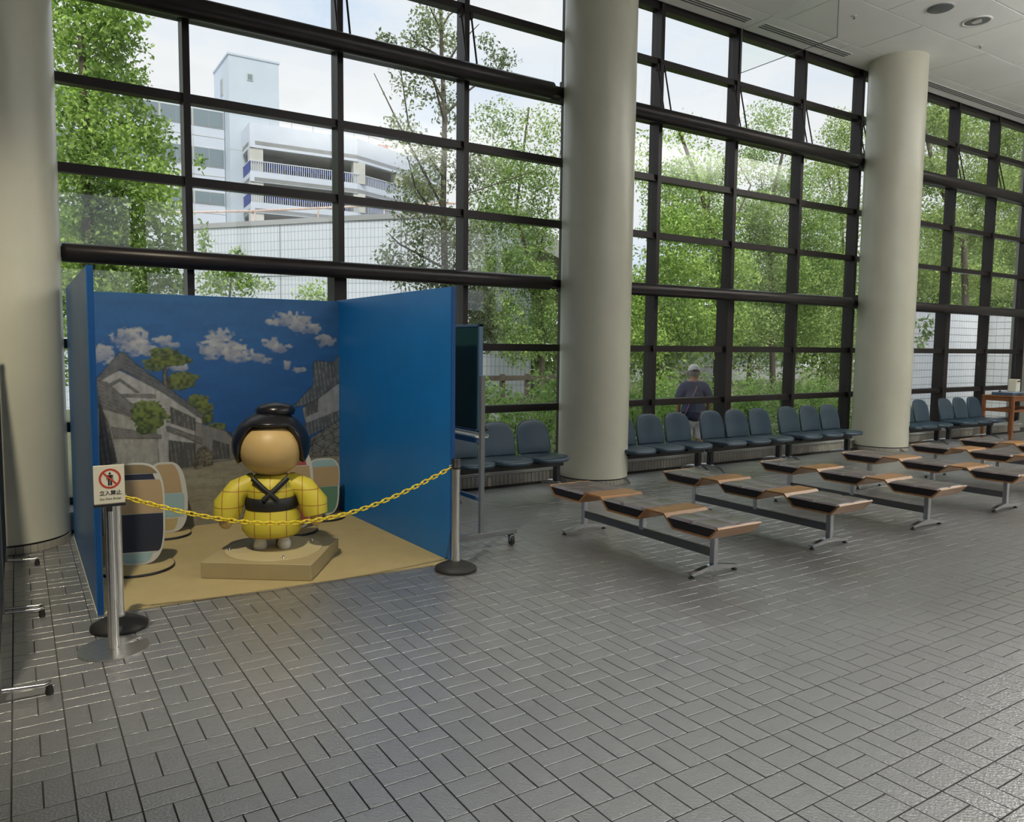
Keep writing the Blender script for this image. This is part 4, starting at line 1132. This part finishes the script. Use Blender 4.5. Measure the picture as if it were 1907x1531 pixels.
P_([(0.0055*math.cos(2*PI*k/20), 0.0265+0.0055*math.sin(2*PI*k/20)) for k in range(20)])
P_([(-0.012, 0.019), (0.012, 0.019), (0.0150, 0.016), (0.0150, -0.008), (0.0115, -0.008), (0.0115, 0.012), (0.0095, 0.012), (0.0095, -0.036), (0.0012, -0.036), (0.0012, -0.008), (-0.0012, -0.008), (-0.0012, -0.036), (-0.0095, -0.036), (-0.0095, 0.012), (-0.0115, 0.012), (-0.0115, -0.008), (-0.0150, -0.008), (-0.0150, 0.016)])
mb.build('walking_figure', M['ink'], plate)
def text(body, size, x, z, name, m, bold=0.0):
    cu = bpy.data.curves.new(name, 'FONT'); cu.body = body; cu.size = size
    cu.align_x = 'CENTER'; cu.extrude = 0.0003; cu.offset = bold
    tmp = bpy.data.objects.new('tmp_text', cu); COL.objects.link(tmp)
    me = bpy.data.meshes.new_from_object(tmp.evaluated_get(bpy.context.evaluated_depsgraph_get()))
    bpy.data.objects.remove(tmp)
    me.name = name
    me.transform(Matrix.Translation((x, FY-0.0003, z)) @ Matrix.Rotation(PI/2, 4, 'X'))
    me.materials.clear(); me.materials.append(m)
    return link(name, me, plate)
text('立入禁止', 0.0262, 0.0045, 0.8285, 'lettering', M['ink'], 0.0005)
text('Do Not Enter', 0.0178, 0.0045, 0.8015, 'lettering', M['ink'])

# ================================================================== BENCHES
BP = [(-0.945, 0.393), (-0.868, 0.312), (-0.528, 0.312), (-0.436, 0.398), (-0.264, 0.398), (-0.172, 0.312), (0.172, 0.312), (0.264, 0.398), (0.436, 0.398), (0.528, 0.312), (0.868, 0.312), (0.945, 0.393)]
def thick_profile(P, t):
    top = []
    for i in range(len(P)):
        a = Vector(P[max(i-1, 0)]); b = Vector(P[i]); c = Vector(P[min(i+1, len(P)-1)])
        d1 = (b-a).normalized() if i else (c-b).normalized()
        d2 = (c-b).normalized() if i < len(P)-1 else d1
        n1 = Vector((-d1.y, d1.x)); n2 = Vector((-d2.y, d2.x))
        n = (n1+n2).normalized()
        top.append(b+n*(t/max(0.5, n.dot(n1))))
    return top
def bench_cushion(y0):
    """quilted top and slanted dark sides; returns two meshes builders"""
    top = MB(); side = MB()
    hw = 0.222; nx, ny = 24, 32
    vs = []
    for j in range(ny+1):
        for i in range(nx+1):
            u = i/nx; v = j/ny
            x = -hw+2*hw*u; y = y0-0.226+0.452*v
            d = min(min(u, 1-u)*2*hw, min(v, 1-v)*0.452)
            edge = 1-(1-min(1, d/0.03))**2
            q = 1.0
            for c in (0.5,):
                q = min(q, (abs(u-c)*2*hw/0.035))
                q = min(q, (abs(v-c)*0.452/0.035))
            q = min(1, q)
            z = 0.388+0.016*edge-0.008*(1-q)**1.5+0.004*math.sin(PI*((u*2) % 1))*math.sin(PI*((v*2) % 1))
            vs.append((x, y, z))
    fs = [(j*(nx+1)+i, j*(nx+1)+i+1, (j+1)*(nx+1)+i+1, (j+1)*(nx+1)+i) for j in range(ny) for i in range(nx)]
    top.add(vs, fs, True)
    a, b = 0.226, 0.158
    side.prism([(y0-a, 0.3878), (y0-a+0.002, 0.386), (y0-b, 0.327), (y0+b, 0.327), (y0+a-0.002, 0.386), (y0+a, 0.3878)], -hw+0.002, hw-0.002, 'x')
    return top, side
def make_bench(name, x, y, label):
    t = tag(empty(name, (x, y, 0)), label, 'bench', 'three-seat lobby benches')
    tp = thick_profile(BP, 0.014)
    mb = MB(); n = len(BP)
    vs = [(-0.222, a, b) for a, b in BP]+[(-0.222, p.x, p.y) for p in tp]+[(0.222, a, b) for a, b in BP]+[(0.222, p.x, p.y) for p in tp]
    fs = []
    for i in range(n-1):
        fs += [(i, i+1, n+i+1, n+i), (2*n+i, 3*n+i, 3*n+i+1, 2*n+i+1), (i, 2*n+i, 2*n+i+1, i+1), (n+i, n+i+1, 3*n+i+1, 3*n+i)]
    fs += [(0, n, 3*n, 2*n), (n-1, 3*n-1, 4*n-1, 2*n-1)]
    mb.add(vs, fs); mb.build('plywood_shell', M['ply'], t)
    for y0 in (-0.70, 0.0, 0.70):
        top, side = bench_cushion(y0)
        c = top.build('cushion', M['leather'], t)
        side.build('cushion_side', M['leatherside'], c, label='near-black cushion side')
    MB().bbox(-0.016, 0.016, -0.72, 0.72, 0.125, 0.185, 0.003).build('beam', M['greym'], t)
    for y0 in (-0.72, 0.0, 0.72):
        z0 = 0.05 if y0 else 0.17
        MB().bbox(-0.022, 0.022, y0-0.022, y0+0.022, z0, 0.311, 0.004).build('post', M['chrome'], t)
    for y0 in (-0.72, 0.72):
        mb = MB()
        prof = [(-0.235, 0.026), (-0.222, 0.020), (-0.05, 0.038), (0.05, 0.038), (0.222, 0.020), (0.235, 0.026), (0.238, 0.040), (0.03, 0.074), (-0.03, 0.074), (-0.238, 0.040)]
        mb.prism(prof, y0-0.02, y0+0.02, 'y')
        ft = mb.build('foot', M['chrome'], t)
        for s in (-1, 1):
            MB().lathe([(0.020, 0.0), (0.020, 0.008), (0.008, 0.010), (0.008, 0.028)], 14, Matrix.Translation((s*0.222, y0, 0))).build('glide', M['rubber'], ft)
    return t
BX = [4.20, 5.635, 7.05, 8.52, 10.04, 11.25]
BL = ['nearest three-seat bench with brown cushions, in front of the middle column', 'second bench from the booth, brown cushions with two wooden tables', 'third bench from the booth, in the middle of the row of benches',
      'fourth bench from the booth, in front of the right column', 'fifth bench from the booth, partly hidden by the fourth', 'farthest bench by the right edge']
b0 = make_bench('lobby_bench', BX[0], 4.435, BL[0])
b0.location.y = 4.345; 
for x, l in zip(BX[1:], BL[1:]):
    c = copy_tree(b0); c.location.x = x; c['label'] = l
b0_all = [b0]
for o in [b for b in COL.objects if b.name.startswith('lobby_bench')]:
    o.location.y = {0: 4.345, 1: 4.40, 2: 4.37, 3: 4.37, 4: 4.40, 5: 4.40}[min(range(6), key=lambda i: abs(BX[i]-o.location.x))]

# ================================================================== BLUE BEAM SEATING
def outline_back():
    pts = []
    w, h = 0.228, 0.375
    for k in range(7): pts.append((-w+2*w*k/6*0.98+0.004, 0.0))
    for k in range(25):
        a = PI*k/24
        c, s_ = math.cos(a), math.sin(a)
        pts.append((w*math.copysign(abs(c)**0.62, c), 0.12+(h-0.12)*abs(s_)**0.72))
    return pts
def outline_seat():
    pts = []
    for k in range(40):
        a = 2*PI*k/40; c, s_ = math.cos(a), math.sin(a)
        pts.append((0.236*math.copysign(abs(c)**0.55, c), 0.25*math.copysign(abs(s_)**0.6, s_)))
    return pts
def make_seating(x, label, n=3):
    t = tag(empty('beam_seating', (x, 6.77, 0)), label, 'chairs', 'blue waiting-room seats')
    sb = MB(); sb.pillow(outline_seat(), [(0.86, -0.05), (0.97, -0.04), (1.0, -0.022), (0.985, -0.006), (0.93, 0.0), (0.6, -0.006), (0.2, -0.010)],
        lambda a, b, h: (a, b, 0.408+h-0.018*max(0, (-b-0.12)/0.13)**2))
    bb = MB(); bb.pillow(outline_back(), [(0.93, 0.030), (0.985, 0.028), (1.0, 0.016), (0.985, 0.003), (0.93, 0.0), (0.5, 0.003)],
        lambda a, b, h: (a, 0.225+b*0.20+h-0.03*(a/0.228)**2-0.02, 0.405+b))
    sm_, bm_ = sb.mesh('seat', M['vinyl']), bb.mesh('backrest', M['vinyl'])
    for k in range(n):
        xx = (k-(n-1)/2)*0.49
        link('seat', sm_, t, (xx, 0, 0)); link('backrest', bm_, t, (xx, 0, 0))
        MB().box(xx-0.16, xx+0.16, -0.12, 0.2, 0.325, 0.357).build('seat_pan', M['black'], t)
    MB().bbox(-0.78, 0.78, 0.02, 0.08, 0.262, 0.324, 0.004).build('beam', M['black'], t)
    for s in (-0.70, 0.70):
        lg = MB().bbox(s-0.028, s+0.028, 0.015, 0.085, 0.085, 0.263, 0.004).build('leg', M['black'], t)
        mb = MB(); P = [(s, -0.19, 0.012), (s, -0.13, 0.048), (s, -0.05, 0.078), (s, 0.05, 0.09), (s, 0.16, 0.08), (s, 0.28, 0.05), (s, 0.34, 0.012)]
        mb.tube(P, [0.011, 0.014, 0.017, 0.019, 0.017, 0.014, 0.011], 10)
        ft = mb.build('foot', M['chrome'], lg)
    return t
SX = [(4.53, 'blue three-seat chair row behind the chalkboard, left of the middle column'), (6.84, 'blue chair row just right of the middle column, in front of the walking man'),
      (8.47, 'blue three-seat chair row in the centre of the middle window bay'), (10.09, 'blue three-seat chair row ending at the right column'),
      (12.65, 'blue chair row just right of the right column, partly hidden by it'), (14.43, 'farthest blue three-seat chair row beside the wooden table')]
s0 = make_seating(*SX[0])
for x, l in SX[1:]:
    c = copy_tree(s0); c.location.x = x; c['label'] = l

rowE = [o for o in COL.objects if o.name.startswith('beam_seating') and abs(o.location.x-12.65) < 0.01][0]
for ch in list(rowE.children):                # its first place is cut short by the column
    if ch.location.x < -0.4:
        if ch.name.startswith('backrest'): bpy.data.objects.remove(ch)
        elif ch.name.startswith('seat'): ch.scale.x = 0.5; ch.location.x += 0.115

# ================================================================== CHALKBOARD STAND
cb = tag(empty('chalkboard_stand', (3.10, 5.03, 0)), 'rolling stand with a green chalkboard beside the booth', 'chalkboard')
MB().bbox(-0.012, 0.012, 0.02, 1.78, 0.955, 1.765, 0.002).build('board', M['board'], cb)
mb = MB()
mb.bbox(-0.017, 0.017, 0.0, 0.022, 0.935, 1.785, 0.002).bbox(-0.017, 0.017, 1.778, 1.80, 0.935, 1.785, 0.002)
mb.bbox(-0.017, 0.017, 0.0, 1.80, 1.765, 1.785, 0.002).bbox(-0.017, 0.017, 0.0, 1.80, 0.935, 0.955, 0.002)
mb.build('board_frame', M['bluegrey'], cb)
for y0, nm in ((-0.022, 0), (1.822, 1)):
    p = MB().bbox(-0.018, 0.018, y0-0.018, y0+0.018, 0.12, 1.385, 0.003).build('post', M['greym'], cb)
    MB().lathe([(0.022, 0.0), (0.024, 0.012), (0.016, 0.03)], 16, Matrix.Translation((0.018, y0, 0.965)) @ Matrix.Rotation(PI/2, 4, 'Y')).build('knob', M['black'], p)
    f = MB().bbox(-0.325, 0.335, y0-0.02, y0+0.02, 0.095, 0.135, 0.003).build('foot', M['greym'], cb)
    for xx in (-0.285, 0.29):
        MB().lathe([(0.012, 0.075), (0.012, 0.095), (0.022, 0.095)], 12, Matrix.Translation((xx, y0, 0))).box(xx-0.022, xx-0.016, y0-0.018, y0+0.018, 0.035, 0.085).box(xx+0.016, xx+0.022, y0-0.018, y0+0.018, 0.035, 0.085).box(xx-0.022, xx+0.022, y0-0.014, y0+0.014, 0.075, 0.086).build('caster_fork', M['chrome'], f)
        MB().lathe([(0.030, -0.013), (0.038, -0.009), (0.038, 0.009), (0.030, 0.013)], 24, Matrix.Translation((xx, y0, 0.038)) @ Matrix.Rotation(PI/2, 4, 'Y')).build('caster_wheel', M['rubber'], f)
MB().bbox(-0.02, 0.075, 0.0, 1.80, 0.888, 0.90, 0.003).bbox(0.070, 0.078, 0.0, 1.80, 0.895, 0.915, 0.002).build('chalk_tray', M['white'], cb)
MB().bbox(-0.014, 0.014, 0.0, 1.80, 0.845, 0.885, 0.003).build('cross_rail', M['bluegrey'], cb)
MB().bbox(-0.014, 0.014, 0.0, 1.80, 0.385, 0.42, 0.003).build('cross_rail', M['bluegrey'], cb)

# ================================================================== DISPLAY BOARDS AT THE LEFT EDGE
for y0, y1, lab in ((5.09, 6.27, 'dark display board on chrome feet at the left edge, nearer the column'), (3.86, 5.045, 'dark display board on chrome feet at the left edge, nearer the camera')):
    ym = (y0+y1)/2; h = (y1-y0)/2
    t = tag(empty('display_board', (-0.125, ym, 0)), lab, 'display board', 'dark display boards')
    MB().bbox(-0.012, 0.012, -h, h, 0.16, 1.85, 0.003).build('panel', M['display'], t)
    for s in (-h+0.015, h-0.015):
        MB().bbox(-0.016, 0.016, s-0.016, s+0.016, 0.05, 1.86, 0.003).build('post', M['greym'], t)
        ft = MB().tube([(-0.235, s, 0.03), (-0.2, s, 0.045), (0, s, 0.058), (0.18, s, 0.045), (0.21, s, 0.055)], 0.011, 8).build('foot', M['chrome'], t)
        for xx in (-0.225, 0.20):
            MB().lathe([(0.016, 0.0), (0.018, 0.012), (0.012, 0.045)], 12, Matrix.Translation((xx, s, 0))).build('glide', M['rubber'], ft)

# ================================================================== TABLE WITH THINGS AT THE FAR RIGHT
tb = tag(empty('side_table', (16.0, 6.85, 0)), 'open wooden table at the right edge beyond the blue chairs', 'table')
MB().bbox(-0.56, 0.56, -0.27, 0.27, 0.775, 0.80, 0.004).build('tabletop', M['wood'], tb)
for sx in (-0.53, 0.53):
    for sy in (-0.24, 0.24):
        MB().bbox(sx-0.026, sx+0.026, sy-0.026, sy+0.026, 0, 0.774, 0.004).build('leg', M['wood'], tb)
    MB().bbox(sx-0.014, sx+0.014, -0.213, 0.213, 0.50, 0.56, 0.003).build('stretcher', M['wood'], tb)
    MB().bbox(sx-0.014, sx+0.014, -0.213, 0.213, 0.70, 0.774, 0.003).build('apron', M['wood'], tb)
for sy in (-0.24, 0.24):
    MB().bbox(-0.503, 0.503, sy-0.014, sy+0.014, 0.50, 0.54, 0.003).build('stretcher', M['wood'], tb)
    MB().bbox(-0.503, 0.503, sy-0.014, sy+0.014, 0.70, 0.774, 0.003).build('apron', M['wood'], tb)
bk = tag(empty('document_case', (15.78, 6.82, 0.8005)), 'flat blue-grey case lying on the wooden table', 'case')
MB().bbox(-0.25, 0.25, -0.18, 0.18, 0.0, 0.052, 0.006).build('body', M['bluegrey'], bk)
MB().bbox(-0.248, 0.248, -0.178, 0.178, 0.0525, 0.060, 0.002).build('lid', mat('pale_blue_lid', (0.35, 0.40, 0.52), 0.5), bk)
MB().bbox(-0.05, 0.05, -0.20, -0.18, 0.02, 0.035, 0.003).build('handle', M['black'], bk)
pn = tag(empty('marker_stand', (15.62, 6.9, 0.8608)), 'small black stand on the blue-grey case', 'stand')
MB().lathe([(0.03, 0.0), (0.03, 0.008), (0.012, 0.015), (0.010, 0.035)], 16).build('base', M['black'], pn)
MB().tube([(0, 0, 0.03), (0.05, 0, 0.045), (0.09, 0, 0.035)], 0.008, 8).build('arm', M['black'], pn)
bx_ = tag(empty('cream_dispenser', (15.92, 6.80, 0.8608)), 'cream upright dispenser box with a dark slot on the wooden table', 'dispenser')
MB().bbox(-0.075, 0.075, -0.075, 0.075, 0.0, 0.235, 0.012).build('body', M['cream'], bx_)
MB().bbox(-0.055, 0.055, -0.079, -0.0755, 0.185, 0.21, 0.001).build('slot', M['black'], bx_)
MB().bbox(-0.055, 0.055, -0.078, -0.0755, 0.02, 0.15, 0.001).build('front_panel', M['white'], bx_)

# ================================================================== MAN WALKING OUTSIDE
def skin_mesh(name, verts, edges, radii, material, root=0, sub=2):
    me = bpy.data.meshes.new(name); me.from_pydata(verts, edges, [])
    o = bpy.data.objects.new(name, me); COL.objects.link(o)
    o.modifiers.new('skin', 'SKIN'); 
    if not me.skin_vertices: me.skin_vertices.new(name='')
    for i, r in enumerate(radii):
        sv = me.skin_vertices[0].data[i]
        sv.radius = r if isinstance(r, tuple) else (r, r)
        sv.use_root = (i == root)
    ss_ = o.modifiers.new('sub', 'SUBSURF'); ss_.levels = sub; ss_.render_levels = sub
    m2 = bpy.data.meshes.new_from_object(o.evaluated_get(bpy.context.evaluated_depsgraph_get()))
    bpy.data.objects.remove(o)
    m2.name = name; m2.materials.clear(); m2.materials.append(material)
    m2.polygons.foreach_set('use_smooth', [True]*len(m2.polygons))
    return m2
pe = tag(empty('person', (8.93, 8.20, -0.30), math.radians(-38)), 'man seen from behind outside the window, white cap, navy t-shirt, white shorts', 'person')
SKINP = mat('tanned_skin', (0.42, 0.22, 0.14), 0.5); TEE = mat('navy_cotton', (0.07, 0.075, 0.15), 0.9, var=0.12, vscale=6)
SHO = mat('white_cotton', (0.72, 0.70, 0.68), 0.9); CAPM = mat('white_cap', (0.78, 0.78, 0.78), 0.8); GHAIR = mat('grey_hair', (0.30, 0.28, 0.26), 0.9)
pe.scale = (0.965, 0.965, 0.965)
# local axes: y forward (away from the window), x to the man's right
bv = [(0, 0, 0.93), (0, 0, 1.12), (0, -0.01, 1.30), (0, 0.0, 1.42), (0, 0.015, 1.49), (0, 0.05, 1.56), (0, 0.075, 1.64),
      (0.09, 0, 0.86), (0.105, 0.03, 0.50), (0.105, 0.0, 0.10), (0.105, 0.16, 0.035), (-0.09, 0, 0.86), (-0.10, -0.03, 0.50), (-0.10, -0.12, 0.12), (-0.10, 0.02, 0.045),
      (0.175, -0.005, 1.385), (0.235, -0.01, 1.13), (0.245, 0.05, 0.90), (0.245, 0.075, 0.81), (-0.175, -0.005, 1.385), (-0.235, 0.0, 1.13), (-0.23, 0.09, 0.92), (-0.225, 0.12, 0.83)]
be = [(0, 1), (1, 2), (2, 3), (3, 4), (4, 5), (5, 6), (0, 7), (7, 8), (8, 9), (9, 10), (0, 11), (11, 12), (12, 13), (13, 14), (3, 15), (15, 16), (16, 17), (17, 18), (3, 19), (19, 20), (20, 21), (21, 22)]
br = [(0.14, 0.10), (0.14, 0.10), (0.15, 0.10), (0.11, 0.085), 0.055, 0.085, 0.09, 0.085, 0.06, 0.042, 0.04, 0.085, 0.06, 0.042, 0.04, 0.06, 0.042, 0.033, 0.03, 0.06, 0.042, 0.033, 0.03]
link('body', skin_mesh('body', bv, be, br, SKINP), pe)
tv = [(0, 0, 0.80), (0, 0, 0.98), (0, 0, 1.14), (0, -0.01, 1.30), (0, -0.005, 1.41), (0, 0.01, 1.455), (0.18, -0.005, 1.38), (0.225, -0.01, 1.22), (0.235, -0.005, 1.15), (-0.18, -0.005, 1.38), (-0.225, -0.005, 1.22), (-0.235, 0.0, 1.15)]
te = [(0, 1), (1, 2), (2, 3), (3, 4), (4, 5), (4, 6), (6, 7), (7, 8), (4, 9), (9, 10), (10, 11)]
link('t_shirt', skin_mesh('t_shirt', tv, te, [(0.195, 0.15), (0.19, 0.145), (0.185, 0.14), (0.185, 0.135), (0.14, 0.11), 0.075, 0.088, 0.082, 0.08, 0.088, 0.082, 0.08], TEE, 2), pe)
sv_ = [(0, 0, 0.93), (0.09, 0.0, 0.84), (0.105, 0.02, 0.66), (0.107, 0.03, 0.52), (-0.09, 0.0, 0.84), (-0.10, -0.015, 0.66), (-0.10, -0.03, 0.52)]
link('shorts', skin_mesh('shorts', sv_, [(0, 1), (1, 2), (2, 3), (0, 4), (4, 5), (5, 6)], [(0.165, 0.13), 0.115, 0.105, 0.105, 0.115, 0.105, 0.105], SHO), pe)
HC = Vector((0, 0.065, 1.605))
mb = MB(); mb.lathe([(0.012, 0.118), (0.05, 0.110), (0.082, 0.08), (0.097, 0.045), (0.100, 0.01), (0.098, 0.0)], 28, Matrix.Translation(HC+Vector((0, -0.005, 0.015))) @ Matrix.Rotation(math.radians(-14), 4, 'X') @ Matrix.Diagonal((0.95, 1.12, 1, 1)))
capo = mb.build('cap', CAPM, pe)
mb = MB(); mb.pillow([(0.075*math.cos(a), 0.105+0.085*math.sin(a)) for a in [PI*k/14 for k in range(15)]]+[(-0.07, 0.08), (0.07, 0.08)], [(0.97, 0.0), (1, 0.004), (0.97, 0.008)], lambda a, b, h: (a, HC.y+b-0.01, HC.z+0.005-(b-0.1)*0.55+h))
mb.build('cap_brim', CAPM, capo)
MB().bbox(-0.035, 0.035, HC.y-0.118, HC.y-0.104, HC.z+0.02, HC.z+0.045, 0.003).build('cap_strap', M['ink'], capo)
mb = MB(); mb.lathe([(0.06, -0.075), (0.085, -0.05), (0.096, -0.01), (0.097, 0.02)], 24, Matrix.Translation(HC+Vector((0, -0.012, -0.005))) @ Matrix.Diagonal((0.93, 1.05, 1, 1)), cap=True)
mb.build('hair', GHAIR, pe)
mb = MB()
for s in (-1, 1): mb.lathe([(0.004, -0.03), (0.014, -0.022), (0.018, 0.0), (0.016, 0.02), (0.005, 0.03)], 10, Matrix.Translation(HC+Vector((s*0.094, 0.012, -0.02))) @ Matrix.Diagonal((0.5, 1, 1, 1)))
mb.build('ears', SKINP, pe)
mb = MB(); fz = HC.z-0.03
mb.lathe([(0.003, -0.012), (0.014, -0.01), (0.012, 0.012), (0.006, 0.03)], 10, Matrix.Translation((0, HC.y+0.105, fz)))
mb.build('nose', SKINP, pe)
mb = MB()
for s in (-1, 1): mb.lathe([(0.003, -0.009), (0.009, 0), (0.003, 0.009)], 10, Matrix.Translation((s*0.032, HC.y+0.088, fz+0.028)))
mb.build('eyes', M['ink'], pe)
MB().tube([(-0.022, HC.y+0.083, fz-0.042), (0, HC.y+0.09, fz-0.045), (0.022, HC.y+0.083, fz-0.042)], 0.004, 6).build('mouth', M['red'], pe)
# hands with five fingers
for s, hp, nm in ((1, Vector((0.245, 0.078, 0.80)), 'hand'), (-1, Vector((-0.225, 0.125, 0.82)), 'hand')):
    hv_ = [(0, 0, 0.02), (0, 0.005, -0.03), (0, 0.01, -0.06)]; he = [(0, 1), (1, 2)]; hr = [0.026, (0.02, 0.034), (0.016, 0.034)]
    for k, (fy, ln) in enumerate(((0.036, 0.055), (0.016, 0.068), (-0.006, 0.066), (-0.027, 0.052))):
        b = len(hv_)
        hv_ += [(0, fy, -0.075), (-s*0.006, fy, -0.075-ln*0.5), (-s*0.02, fy-0.002, -0.075-ln)]
        he += [(2, b), (b, b+1), (b+1, b+2)]; hr += [0.010, 0.0088, 0.0075]
    b = len(hv_); hv_ += [(0, 0.04, -0.03), (-s*0.008, 0.055, -0.06), (-s*0.014, 0.058, -0.085)]
    he += [(1, b), (b, b+1), (b+1, b+2)]; hr += [0.013, 0.010, 0.0085]
    link(nm, skin_mesh(nm, hv_, he, hr, SKINP, 0, 1), pe, hp)
# shoulder strap and small bag
STR = mat('mauve_strap', (0.30, 0.16, 0.20), 0.8)
mb = MB(); mb.tube([(0.10, 0.09, 1.40), (0.07, -0.02, 1.47), (0.02, -0.115, 1.36), (-0.05, -0.15, 1.20), (-0.12, -0.15, 1.02), (-0.16, -0.12, 0.90)], 0.011, 8)
mb.build('bag_strap', STR, pe)
MB().bbox(-0.25, -0.10, -0.19, -0.145, 0.76, 0.92, 0.015).build('shoulder_bag', mat('dark_bag', (0.03, 0.035, 0.06), 0.8), pe)
for s, fx, fy in ((1, 0.105, 0.09), (-1, -0.10, -0.03)):
    MB().pillow(rrect(0.095, 0.27, 0.045), [(0.98, 0.0), (1, 0.02), (0.95, 0.05), (0.7, 0.075)], lambda a, b, h: (a+fx, b+fy, h)).build('shoe', M['white'], pe)
